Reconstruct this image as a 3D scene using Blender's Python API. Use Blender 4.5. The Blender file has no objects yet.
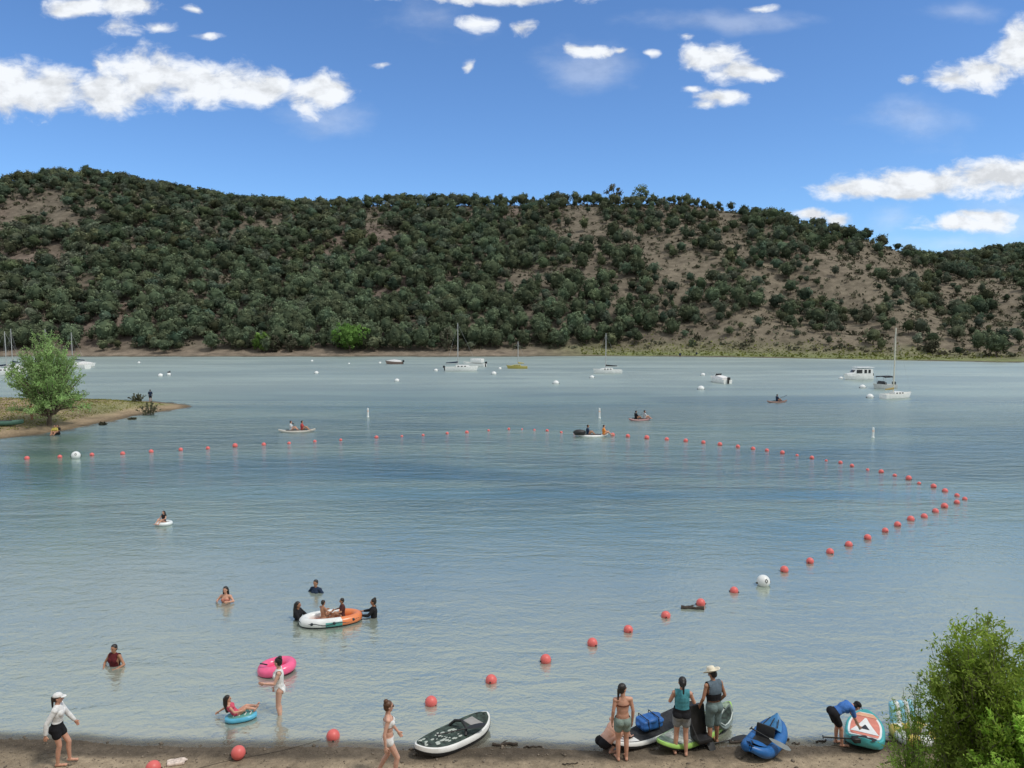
import bpy, bmesh, math, random
import numpy as np
from mathutils import Vector, Matrix
rnd = random.Random(7); npr = np.random.RandomState(11)
R = math.radians; PI = math.pi
scene = bpy.context.scene
C = scene.collection

# ------------------------------------------------------------------ camera
W, H_ = 1024, 768
F = 739.0; HC = 9.6; TH = math.atan(62/F); cT, sT = math.cos(TH), math.sin(TH)
cam_d = bpy.data.cameras.new('camera'); cam = bpy.data.objects.new('camera', cam_d); C.objects.link(cam)
cam.location = (0, 0, HC); cam.rotation_euler = (PI/2-TH, 0, 0)
cam_d.sensor_width = 36; cam_d.lens = F/W*36; cam_d.clip_start = 0.1; cam_d.clip_end = 12000
scene.camera = cam

def P(px, row, z=0.0):
    """photo point on the horizontal plane z -> world point"""
    v = (row-384)/F
    d = HC-z
    Y = d*(cT - v*sT)/(v*cT + sT)
    dep = Y*cT + d*sT
    return Vector(((px-512)*dep/F, Y, z))
def dep_of(p): return p[1]*cT + (HC-p[2])*sT
def mpp(p): return dep_of(p)/F
def proj(x, y, z):
    dep = y*cT + (HC-z)*sT
    return 512+F*x/dep, 384+F*((HC-z)*cT - y*sT)/dep
def z_for_row(row, Y):
    v = (row-384)/F
    # (d cT - Y sT) = v (Y cT + d sT)
    d = Y*(sT+v*cT)/(cT-v*sT)
    return HC-d

# ------------------------------------------------------------------ materials
MATS = {}
def lin(c):
    return tuple(((x/255)/12.92 if x/255 <= .04045 else ((x/255+.055)/1.055)**2.4) for x in c)
def mat(name, col, rough=.6, var=.12, scale=8., bump=.0, metal=0., sss=0., coord='Object', spec=.5):
    if name in MATS: return MATS[name]
    m = bpy.data.materials.new(name); m.use_nodes = True
    nt = m.node_tree; N = nt.nodes; L = nt.links
    b = N['Principled BSDF']
    tc = N.new('ShaderNodeTexCoord'); no = N.new('ShaderNodeTexNoise')
    no.inputs['Scale'].default_value = scale; no.inputs['Detail'].default_value = 5
    L.new(tc.outputs[coord], no.inputs['Vector'])
    cr = N.new('ShaderNodeValToRGB')
    a = tuple(max(0, x*(1-var)) for x in col)+(1,); c = tuple(min(1, x*(1+var)) for x in col)+(1,)
    cr.color_ramp.elements[0].color = a; cr.color_ramp.elements[1].color = c
    cr.color_ramp.elements[0].position = .3; cr.color_ramp.elements[1].position = .7
    L.new(no.outputs['Fac'], cr.inputs['Fac']); L.new(cr.outputs['Color'], b.inputs['Base Color'])
    b.inputs['Roughness'].default_value = rough; b.inputs['Metallic'].default_value = metal
    b.inputs['Specular IOR Level'].default_value = spec
    if sss:
        b.inputs['Subsurface Weight'].default_value = sss; b.inputs['Subsurface Radius'].default_value = (.02, .008, .004)
    if bump:
        bp = N.new('ShaderNodeBump'); bp.inputs['Strength'].default_value = bump; bp.inputs['Distance'].default_value = .02
        L.new(no.outputs['Fac'], bp.inputs['Height']); L.new(bp.outputs['Normal'], b.inputs['Normal'])
    MATS[name] = m
    return m
def cloth(name, col, **k): return mat('cloth_'+name, col, rough=.85, var=.15, scale=18, bump=.35, spec=.2, **k)
def paint(name, col, rough=.3): return mat('paint_'+name, col, rough=rough, var=.1, scale=4)
def skin(name, col): return mat('skin_'+name, col, rough=.5, var=.1, scale=9, sss=.08)
SKF = skin('fair', (.56, .30, .21)); SKP = skin('pale', (.62, .36, .27)); SKT = skin('tan', (.38, .19, .115)); SKD = skin('brown', (.26, .13, .08))
HD = mat('hair_dark', (.016, .012, .010), rough=.45, var=.4, scale=40, bump=.5)
HB = mat('hair_brown', (.10, .045, .022), rough=.45, var=.4, scale=40, bump=.5)
EYE = mat('eye_dark', (.02, .015, .012), rough=.2); LIP = mat('lip', (.35, .11, .09), rough=.5)
WHITE = paint('white', (.78, .79, .78)); BLACK = mat('black_plastic', (.014, .014, .015), rough=.5, var=.3)
ALU = mat('aluminium', (.5, .5, .5), rough=.35, metal=.6)
RUB = mat('black_rubber', (.02, .02, .022), rough=.7)
GLASSY = mat('dark_window', (.015, .02, .025), rough=.08)

def foliage(name, c1, c2, transl=.35, attr=True, scale=.35):
    m = bpy.data.materials.new(name); m.use_nodes = True
    nt = m.node_tree; N = nt.nodes; L = nt.links; N.clear()
    out = N.new('ShaderNodeOutputMaterial'); mix = N.new('ShaderNodeMixShader')
    df = N.new('ShaderNodeBsdfDiffuse'); tr = N.new('ShaderNodeBsdfTranslucent')
    mix.inputs[0].default_value = transl
    tc = N.new('ShaderNodeTexCoord'); no = N.new('ShaderNodeTexNoise'); no.inputs['Scale'].default_value = scale; no.inputs['Detail'].default_value = 6
    L.new(tc.outputs['Object'], no.inputs['Vector'])
    cr = N.new('ShaderNodeValToRGB'); cr.color_ramp.elements[0].color = c1+(1,); cr.color_ramp.elements[1].color = c2+(1,)
    cr.color_ramp.elements[0].position = .32; cr.color_ramp.elements[1].position = .68
    L.new(no.outputs['Fac'], cr.inputs['Fac'])
    src = cr.outputs['Color']
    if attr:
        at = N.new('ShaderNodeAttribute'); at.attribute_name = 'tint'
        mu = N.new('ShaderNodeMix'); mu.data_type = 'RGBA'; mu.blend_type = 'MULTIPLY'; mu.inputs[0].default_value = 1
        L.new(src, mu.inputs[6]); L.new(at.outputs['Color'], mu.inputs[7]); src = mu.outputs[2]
    oi = N.new('ShaderNodeObjectInfo'); hs = N.new('ShaderNodeHueSaturation')
    mr = N.new('ShaderNodeMapRange'); mr.inputs[3].default_value = .72; mr.inputs[4].default_value = 1.3
    L.new(oi.outputs['Random'], mr.inputs[0]); L.new(mr.outputs[0], hs.inputs['Value'])
    mr2 = N.new('ShaderNodeMapRange'); mr2.inputs[3].default_value = .475; mr2.inputs[4].default_value = .515
    L.new(oi.outputs['Random'], mr2.inputs[0]); L.new(mr2.outputs[0], hs.inputs['Hue'])
    L.new(src, hs.inputs['Color']); src = hs.outputs['Color']
    L.new(src, df.inputs['Color']); L.new(src, tr.inputs['Color'])
    L.new(df.outputs[0], mix.inputs[1]); L.new(tr.outputs[0], mix.inputs[2]); L.new(mix.outputs[0], out.inputs['Surface'])
    MATS[name] = m
    return m
JUN = foliage('juniper_foliage', (.084, .120, .080), (.200, .240, .142), .24)
COT = foliage('cottonwood_foliage', (.09, .17, .04), (.19, .30, .08), .35)
WIL = foliage('willow_foliage', (.25, .46, .05), (.50, .74, .20), .6, scale=1.2)
SAGE = foliage('sage_foliage', (.085, .092, .06), (.17, .17, .125), .2)
WILT = foliage('willow_tree_foliage', (.23, .36, .15), (.40, .54, .26), .55, scale=.8)
GRS = foliage('dry_grass', (.14, .14, .05), (.32, .28, .14), .3)
BARK = mat('bark', (.11, .085, .065), rough=.95, var=.4, scale=3, bump=.8)
BARKP = mat('bark_pale', (.2, .17, .13), rough=.95, var=.3, scale=6, bump=.6)

# ------------------------------------------------------------------ object helpers
def link(o, parent=None):
    C.objects.link(o)
    if parent is not None: o.parent = parent
    return o
def tag(o, label=None, cat=None, group=None, kind=None):
    if label: o['label'] = label
    if cat: o['category'] = cat
    if group: o['group'] = group
    if kind: o['kind'] = kind
    return o
def empty(name, loc=(0, 0, 0), rz=0.0, label=None, cat=None, group=None):
    o = bpy.data.objects.new(name, None); o.empty_display_size = .2
    o.location = loc; o.rotation_euler = (0, 0, rz)
    link(o); tag(o, label, cat, group); return o
def mesh_from(name, V, Fc, mats, smooth=True, mi=None):
    me = bpy.data.meshes.new(name); me.from_pydata([tuple(v) for v in V], [], Fc); me.update()
    for m in (mats if isinstance(mats, (list, tuple)) else [mats]): me.materials.append(m)
    if smooth: me.polygons.foreach_set('use_smooth', [True]*len(me.polygons))
    if mi is not None: me.polygons.foreach_set('material_index', mi)
    return me
def np_mesh(name, V, quads, mats, tint=None, smooth=False):
    me = bpy.data.meshes.new(name); n = len(quads); k = quads.shape[1]
    me.vertices.add(len(V)); me.vertices.foreach_set('co', V.astype(np.float32).ravel())
    me.loops.add(n*k); me.loops.foreach_set('vertex_index', quads.astype(np.int32).ravel())
    me.polygons.add(n); me.polygons.foreach_set('loop_start', np.arange(0, n*k, k, dtype=np.int32))
    me.polygons.foreach_set('loop_total', np.full(n, k, dtype=np.int32))
    me.update(calc_edges=True)
    for m in (mats if isinstance(mats, (list, tuple)) else [mats]): me.materials.append(m)
    if tint is not None:
        a = me.color_attributes.new('tint', 'FLOAT_COLOR', 'POINT')
        a.data.foreach_set('color', tint.astype(np.float32).ravel())
    if smooth: me.polygons.foreach_set('use_smooth', [True]*n)
    return me
class MB:
    """collects shapes for ONE mesh"""
    def __init__(s): s.V = []; s.F = []; s.M = []
    def add(s, V, F_, m=0):
        b = len(s.V); s.V += [Vector(v) for v in V]; s.F += [tuple(i+b for i in f) for f in F_]; s.M += [m]*len(F_); return s
    def box(s, c, d, rz=0, m=0, bev=0.0, rx=0, ry=0):
        hx, hy, hz = d[0]/2, d[1]/2, d[2]/2
        M = Matrix.Rotation(rz, 3, 'Z') @ Matrix.Rotation(ry, 3, 'Y') @ Matrix.Rotation(rx, 3, 'X')
        bm = bmesh.new(); bmesh.ops.create_cube(bm, size=1)
        for v in bm.verts: v.co = Vector((v.co.x*d[0], v.co.y*d[1], v.co.z*d[2]))
        if bev: bmesh.ops.bevel(bm, geom=bm.edges[:], offset=bev, segments=2, affect='EDGES', profile=.6)
        bm.verts.index_update()
        s.add([M @ v.co + Vector(c) for v in bm.verts], [tuple(v.index for v in f.verts) for f in bm.faces], m); bm.free(); return s
    def tube(s, pts, r, n=8, m=0, closed=False):
        pts = [Vector(p) for p in pts]; k = len(pts)
        rr = r if isinstance(r, (list, tuple)) else [r]*k
        V = []; Fc = []
        for i, p in enumerate(pts):
            if closed: d = pts[(i+1) % k]-pts[i-1]
            else: d = pts[min(i+1, k-1)]-pts[max(i-1, 0)]
            d.normalize()
            a = d.cross(Vector((0, 0, 1)))
            if a.length < .05: a = d.cross(Vector((1, 0, 0)))
            a.normalize(); b = a.cross(d)
            for j in range(n):
                t = 2*PI*j/n; V.append(p+(a*math.cos(t)+b*math.sin(t))*rr[i])
        for i in range(k if closed else k-1):
            i2 = (i+1) % k
            for j in range(n):
                j2 = (j+1) % n; Fc.append((i*n+j, i*n+j2, i2*n+j2, i2*n+j))
        if not closed: Fc.append(tuple(range(n))[::-1]); Fc.append(tuple((k-1)*n+j for j in range(n)))
        return s.add(V, Fc, m)
    def ell(s, c, r, ax=None, nu=16, nv=10, m=0):
        c = Vector(c); ax = ax or (Vector((1, 0, 0)), Vector((0, 1, 0)), Vector((0, 0, 1)))
        V = []; Fc = []
        for i in range(1, nv):
            ph = PI*i/nv
            for j in range(nu):
                t = 2*PI*j/nu
                V.append(c+ax[0]*(r[0]*math.sin(ph)*math.cos(t))+ax[1]*(r[1]*math.sin(ph)*math.sin(t))+ax[2]*(r[2]*math.cos(ph)))
        V.append(c+ax[2]*r[2]); V.append(c-ax[2]*r[2]); T = len(V)-2
        for i in range(nv-2):
            for j in range(nu):
                j2 = (j+1) % nu; Fc.append((i*nu+j, (i+1)*nu+j, (i+1)*nu+j2, i*nu+j2))
        for j in range(nu):
            j2 = (j+1) % nu; Fc.append((T, j, j2)); Fc.append((T+1, (nv-2)*nu+j2, (nv-2)*nu+j))
        return s.add(V, Fc, m)
    def cap(s, p, q, r0, r1, n=12, m=0):
        p = Vector(p); q = Vector(q); d = (q-p)
        if d.length < 1e-5: return s.ell(p, (r0, r0, r0), m=m)
        d.normalize(); pts = []; rr = []
        for i in range(1, 6):
            a = PI/2*i/5; pts.append(p-d*(r0*math.cos(a))); rr.append(r0*math.sin(a))
        for i in range(5, 0, -1):
            a = PI/2*i/5; pts.append(q+d*(r1*math.cos(a))); rr.append(r1*math.sin(a))
        a = d.cross(Vector((0, 0, 1)))
        if a.length < .05: a = d.cross(Vector((1, 0, 0)))
        a.normalize(); b = a.cross(d); V = []; Fc = []
        for P_, r_ in zip(pts, rr):
            for j in range(n):
                t = 2*PI*j/n; V.append(P_+(a*math.cos(t)+b*math.sin(t))*r_)
        for i in range(len(pts)-1):
            for j in range(n):
                j2 = (j+1) % n; Fc.append((i*n+j, i*n+j2, (i+1)*n+j2, (i+1)*n+j))
        Fc.append(tuple(range(n))[::-1]); Fc.append(tuple((len(pts)-1)*n+j for j in range(n)))
        return s.add(V, Fc, m)
    def loft(s, rings, m=0, caps=True, closed=False):
        n = len(rings[0]); V = [v for r in rings for v in r]; Fc = []
        for i in range(len(rings)-1):
            for j in range(n if closed else n-1):
                j2 = (j+1) % n; Fc.append((i*n+j, i*n+j2, (i+1)*n+j2, (i+1)*n+j))
        if caps: Fc.append(tuple(range(n))[::-1]); Fc.append(tuple((len(rings)-1)*n+j for j in range(n)))
        return s.add(V, Fc, m)
    def build(s, name, mats, parent=None, smooth=True, loc=None, rz=None):
        me = mesh_from(name, s.V, s.F, mats, smooth, s.M)
        bm = bmesh.new(); bm.from_mesh(me); bmesh.ops.recalc_face_normals(bm, faces=bm.faces[:]); bm.to_mesh(me); bm.free()
        if smooth:
            try: me.set_sharp_from_angle(angle=R(50))
            except Exception: pass
        o = bpy.data.objects.new(name, me)
        if loc is not None: o.location = loc
        if rz is not None: o.rotation_euler = (0, 0, rz)
        return link(o, parent)
def remeshed(mb, voxel, it=2, clips=()):
    me = mesh_from('tmp', mb.V, mb.F, BLACK)
    o = bpy.data.objects.new('tmp', me); C.objects.link(o)
    r = o.modifiers.new('r', 'REMESH'); r.mode = 'VOXEL'; r.voxel_size = voxel; r.use_smooth_shade = True
    if it:
        s = o.modifiers.new('s', 'SMOOTH'); s.factor = .5; s.iterations = it
    dg = bpy.context.evaluated_depsgraph_get()
    nm = bpy.data.meshes.new_from_object(o.evaluated_get(dg))
    bpy.data.objects.remove(o); bpy.data.meshes.remove(me)
    if clips:
        bm = bmesh.new(); bm.from_mesh(nm)
        for co, no in clips:
            g = bm.verts[:]+bm.edges[:]+bm.faces[:]
            bmesh.ops.bisect_plane(bm, geom=g, plane_co=co, plane_no=no, clear_outer=True)
        bm.to_mesh(nm); bm.free()
    return nm
def dup(root, loc, rz=None, label=None, group=None, scale=None):
    r = root.copy(); C.objects.link(r); r.location = loc
    if rz is not None: r.rotation_euler = (0, 0, rz)
    if scale is not None: r.scale = scale if isinstance(scale, tuple) else (scale,)*3
    if label: r['label'] = label
    if group: r['group'] = group
    for ch in root.children:
        c = ch.copy(); C.objects.link(c); c.parent = r
        for g in ch.children:
            d = g.copy(); C.objects.link(d); d.parent = c
    return r

# ------------------------------------------------------------------ noise in numpy
def vnoise(x, y, seed=0):
    xi = np.floor(x).astype(np.int64); yi = np.floor(y).astype(np.int64); xf = x-xi; yf = y-yi
    def h(a, b):
        n = (a*374761393 + b*668265263 + seed*1442695041) & 0x7fffffff
        n = ((n ^ (n >> 13))*1274126177) & 0x7fffffff
        return ((n ^ (n >> 16)) & 0xffff)/65535.0
    u = xf*xf*(3-2*xf); v = yf*yf*(3-2*yf)
    return (h(xi, yi)*(1-u)+h(xi+1, yi)*u)*(1-v)+(h(xi, yi+1)*(1-u)+h(xi+1, yi+1)*u)*v
def fbm(x, y, oct=4, seed=0):
    a = .5; s = 0
    for i in range(oct): s = s+a*(vnoise(x*2**i, y*2**i, seed+i)-.5)*2; a *= .5
    return s
def sst(a, b, x):
    t = np.clip((x-a)/(b-a), 0, 1); return t*t*(3-2*t)

# ------------------------------------------------------------------ terrain
RX = np.array([-600, -300, -100, 0, 50, 100, 150, 200, 250, 300, 340, 400, 500, 600, 640, 680, 720, 760, 800, 860, 900, 915, 960, 1024, 1200, 1600], float)
RR = np.array([235, 210, 195, 187, 182, 177, 186, 199, 207, 209, 208, 207, 207, 206, 206, 205, 212, 220, 228, 242, 256, 262, 258, 251, 246, 255], float)
RD = np.array([420, 400, 390, 380, 380, 385, 390, 400, 405, 405, 395, 390, 390, 385, 375, 370, 365, 360, 352, 342, 345, 360, 430, 450, 450, 450], float)
SX = np.array([-600, -200, 100, 450, 600, 700, 800, 900, 1024, 1500], float)
SR = np.array([355.5, 356, 356.5, 356.5, 356, 356.5, 358.5, 360.5, 362.5, 370], float)
SD = np.array([P(512, r)[1] for r in SR])
# beach waterline
BX = np.array([-300, 0, 100, 256, 400, 600, 700, 810, 900, 1000, 1400], float)
BR = np.array([722, 736.5, 744.5, 747.5, 747, 748.5, 747, 743.5, 741.5, 740, 736], float)
BP = [P(x, r) for x, r in zip(BX, BR)]
BWX = np.array([p[0] for p in BP]); BWY = np.array([p[1] for p in BP])
PEN = [(-900, 452), (-300, 447), (0, 439.5), (25, 436), (60, 431.5), (85, 426.5), (105, 422), (130, 417), (155, 412.5), (178, 409), (192, 406.3), (180, 404), (160, 402), (130, 400.5), (85, 399.5), (20, 399), (-300, 397), (-900, 395)]
PW = np.array([P(a, b)[:2] for a, b in PEN])
def polysd(X, Y, poly):
    d2 = np.full(X.shape, 1e18); ins = np.zeros(X.shape, bool); n = len(poly)
    for i in range(n):
        ax, ay = poly[i]; bx, by = poly[(i+1) % n]
        ex, ey = bx-ax, by-ay; t = np.clip(((X-ax)*ex+(Y-ay)*ey)/(ex*ex+ey*ey), 0, 1)
        d2 = np.minimum(d2, (X-ax-ex*t)**2+(Y-ay-ey*t)**2)
        c = ((ay > Y) != (by > Y)) & (X < (bx-ax)*(Y-ay)/((by-ay) if by != ay else 1e-9)+ax)
        ins ^= c
    d = np.sqrt(d2); return np.where(ins, d, -d)
def height(X, Y):
    X = np.asarray(X, float); Y = np.asarray(Y, float)
    Ys = np.maximum(Y, 30.); px = 512+F*X/Ys*.99
    px = np.clip(px, -590, 1590)
    S = np.interp(px, SX, SD); Rd = np.interp(px, RX, RD); Rr = np.interp(px, RX, RR)
    v = (Rr-384)/F; Zr = HC-Rd*(sT+v*cT)/(cT-v*sT)
    t = (Y-S)/(Rd-S)
    g = np.where(t < 0, 0, .10*np.clip(t, 0, 1)+.90*sst(-.25, 1.12, t)-.90*float(sst(-.25, 1.12, 0)))
    g = g/(.10+.90*float(sst(-.25, 1.12, 1))-.90*float(sst(-.25, 1.12, 0)))
    g = np.minimum(g, 1.)
    shore = sst(0, .14, t)
    zz = Zr*(g*shore + (1-shore)*g*.25)
    win = sst(.05, .25, t)*(1-sst(.75, .98, t))
    gull = np.abs(fbm(X/70+3, Y/160, 3, 5))
    zz = zz + win*(fbm(X/38, Y/55, 4, 2)*7 - gull*9 + 1.5)
    zz = np.where(t > 1, Zr-np.minimum(.10*(Y-Rd), 40) , zz)
    zz = np.where(t < 0, np.maximum((Y-S)*.12, -3), zz+.05+.03*np.clip(Y-S, 0, 15))
    # near bank
    wy = np.interp(X, BWX, BWY); s = wy-Y + fbm(X*.5, Y*.5, 3, 8)*.22
    zb = np.where(s < 0, np.maximum(s*.14, -3), .02*np.clip(s, 0, .5)+.075*np.clip(s-.4, 0, 2.6))
    zb = zb + np.where(s > 3, np.minimum((s-3)*.66, 7.6), 0) + np.where(s > 0, fbm(X*2.2, Y*2.2, 3, 9)*.045*np.clip(s-.15, 0, 1), 0)
    zb = zb + np.where(s > 3, fbm(X*.7, Y*.7, 3, 19)*.25*np.clip(s-3, 0, 1), 0)
    # point of land
    sd = polysd(X, Y, PW)
    sd = sd + fbm(X/3, Y/3, 3, 12)*.6
    zp = np.where(sd > 0, .55*sst(0, 8, sd)+.05*np.minimum(sd, 6)+fbm(X/4, Y/4, 3, 31)*.12*sst(0, 4, sd), np.maximum(sd*.12, -3))
    return np.maximum(np.maximum(zz, zb), zp)
def hz(x, y): return float(height(np.array([x]), np.array([y]))[0])

def build_ground():
    az = np.concatenate([np.linspace(-180, -44, 60)[:-1], np.linspace(-44, 44, 470), np.linspace(44, 180, 60)[1:]])
    ds = np.concatenate([np.linspace(.3, 12, 24), np.linspace(12, 21, 90)[1:], np.geomspace(21, 54, 16)[1:], np.linspace(54, 118, 90)[1:], np.linspace(118, 180, 10)[1:], np.linspace(180, 560, 210)[1:], np.geomspace(560, 9000, 26)[1:]])
    A, D = np.meshgrid(np.radians(az), ds)
    X = D*np.sin(A); Y = D*np.cos(A); Z = height(X, Y)
    Z = np.where(Y < 0, np.maximum(Z, 7.9), Z)
    nr, nc = X.shape
    V = np.stack([X, Y, Z], -1).reshape(-1, 3)
    i = np.arange(nr-1)[:, None]*nc+np.arange(nc-1)[None, :]
    Q = np.stack([i, i+1, i+nc+1, i+nc], -1).reshape(-1, 4)[:, ::-1]
    # zone colour (albedo) by place, finer variation comes from the shader
    px, row = proj(X, np.maximum(Y, 1), Z)
    soil = np.array([.138, .118, .092]); rosy = np.array([.165, .130, .108]); tan = np.array([.170, .144, .108])
    sand = np.array([.30, .245, .19]); grass = np.array([.165, .185, .085]); shore_tan = np.array([.21, .172, .135])
    n1 = (fbm(X/25, Y/25, 4, 40)+1)/2
    col = soil[None, None]*(.85+.4*n1[..., None])
    k = sst(-.1, .3, fbm(X/40+9, Y/40, 3, 41))[..., None]; col = col*(1-k)+rosy*k
    k = (sst(500, 800, px)*.8)[..., None]; col = col*(1-k)+tan*(.85+.3*n1[..., None])*k
    S = np.interp(np.clip(512+F*X/np.maximum(Y, 30)*.99, -590, 1590), SX, SD); e = Y-S
    k = (sst(17, 7, e+fbm(X/12, Y/12, 3, 50)*4)*sst(480, 640, px)*(Y > 120))[..., None]; col = col*(1-k)+grass*(.8+.5*n1[..., None])*k
    k = (sst(12, 7, e+fbm(X/9, Y/9, 3, 51)*3)*sst(640, 470, px)*(Y > 120))[..., None]; col = col*(1-k)+shore_tan*k
    k = (sst(14, 10, e)*(sst(4, 8, e))*sst(560, 640, px)*(Y > 120)*.5)[..., None]; col = col*(1-k)+tan*k
    k = (sst(1.6, .5, e)*(e > -5)*(Y > 120))[..., None]; col = col*(1-k)+np.array([.11, .095, .07])*k
    # point: sand in front, grass behind
    pn = (Y > 50) & (Y < 118)
    sd = polysd(X, Y, PW); kk = sst(1.2, 4.5, sd+fbm(X/5, Y/5, 3, 60)*3)*sst(-48, -38, X+fbm(X/6, Y/6, 3, 61)*5)
    pc = np.array([.31, .235, .155])*(1-kk[..., None])+np.array([.175, .215, .085])*kk[..., None]
    pc = pc*(.8+.35*n1[..., None]); wet = sst(1.4, .3, sd)[..., None]; pc = pc*(1-wet*.45)
    col = np.where(pn[..., None], pc, col)
    # beach: dark wet strip then dry sand
    wy = np.interp(X, BWX, BWY); s = wy-Y
    bn = Y < 30
    w = sst(.75, .30, s+fbm(X*1.1, Y*2.2, 4, 70)*.22)[..., None]
    bc = np.array([.33, .262, .185])*(1-w)+np.array([.12, .097, .074])*w
    bk = sst(3.2, 4.5, s)[..., None]; bc = bc*(1-bk)+np.array([.20, .165, .11])*bk
    col = np.where(bn[..., None], bc, col)
    tint = np.concatenate([np.clip(col, .01, 1), np.ones(col.shape[:2]+(1,))], -1).reshape(-1, 4)
    m = bpy.data.materials.new('ground_soil'); m.use_nodes = True; nt = m.node_tree; N = nt.nodes; L = nt.links
    b = N['Principled BSDF']; b.inputs['Roughness'].default_value = .95; b.inputs['Specular IOR Level'].default_value = .15
    at = N.new('ShaderNodeAttribute'); at.attribute_name = 'tint'; tc = N.new('ShaderNodeTexCoord')
    def noise(s, d, lo, hi, rough=.6):
        n = N.new('ShaderNodeTexNoise'); n.inputs['Scale'].default_value = s; n.inputs['Detail'].default_value = d; n.inputs['Roughness'].default_value = rough
        L.new(tc.outputs['Object'], n.inputs['Vector'])
        r = N.new('ShaderNodeMapRange'); r.inputs[1].default_value = .3; r.inputs[2].default_value = .7; r.inputs[3].default_value = lo; r.inputs[4].default_value = hi
        L.new(n.outputs['Fac'], r.inputs[0]); return n, r
    n1_, r1 = noise(.35, 9, .58, 1.35); n2_, r2 = noise(5, 9, .6, 1.4, .75); n3_, r3 = noise(60, 4, .75, 1.25, .7)
    mu = N.new('ShaderNodeMath'); mu.operation = 'MULTIPLY'; L.new(r1.outputs[0], mu.inputs[0]); L.new(r2.outputs[0], mu.inputs[1])
    mu2 = N.new('ShaderNodeMath'); mu2.operation = 'MULTIPLY'; L.new(mu.outputs[0], mu2.inputs[0]); L.new(r3.outputs[0], mu2.inputs[1])
    sc = N.new('ShaderNodeVectorMath'); sc.operation = 'SCALE'; L.new(at.outputs['Color'], sc.inputs[0]); L.new(mu2.outputs[0], sc.inputs['Scale'])
    L.new(sc.outputs[0], b.inputs['Base Color'])
    bp = N.new('ShaderNodeBump'); bp.inputs['Strength'].default_value = .8; bp.inputs['Distance'].default_value = .07
    L.new(n2_.outputs['Fac'], bp.inputs['Height']); L.new(bp.outputs['Normal'], b.inputs['Normal'])
    me = np_mesh('ground', V, Q, m, tint, smooth=True)
    o = bpy.data.objects.new('ground', me); link(o); tag(o, kind='structure')
build_ground()

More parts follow.
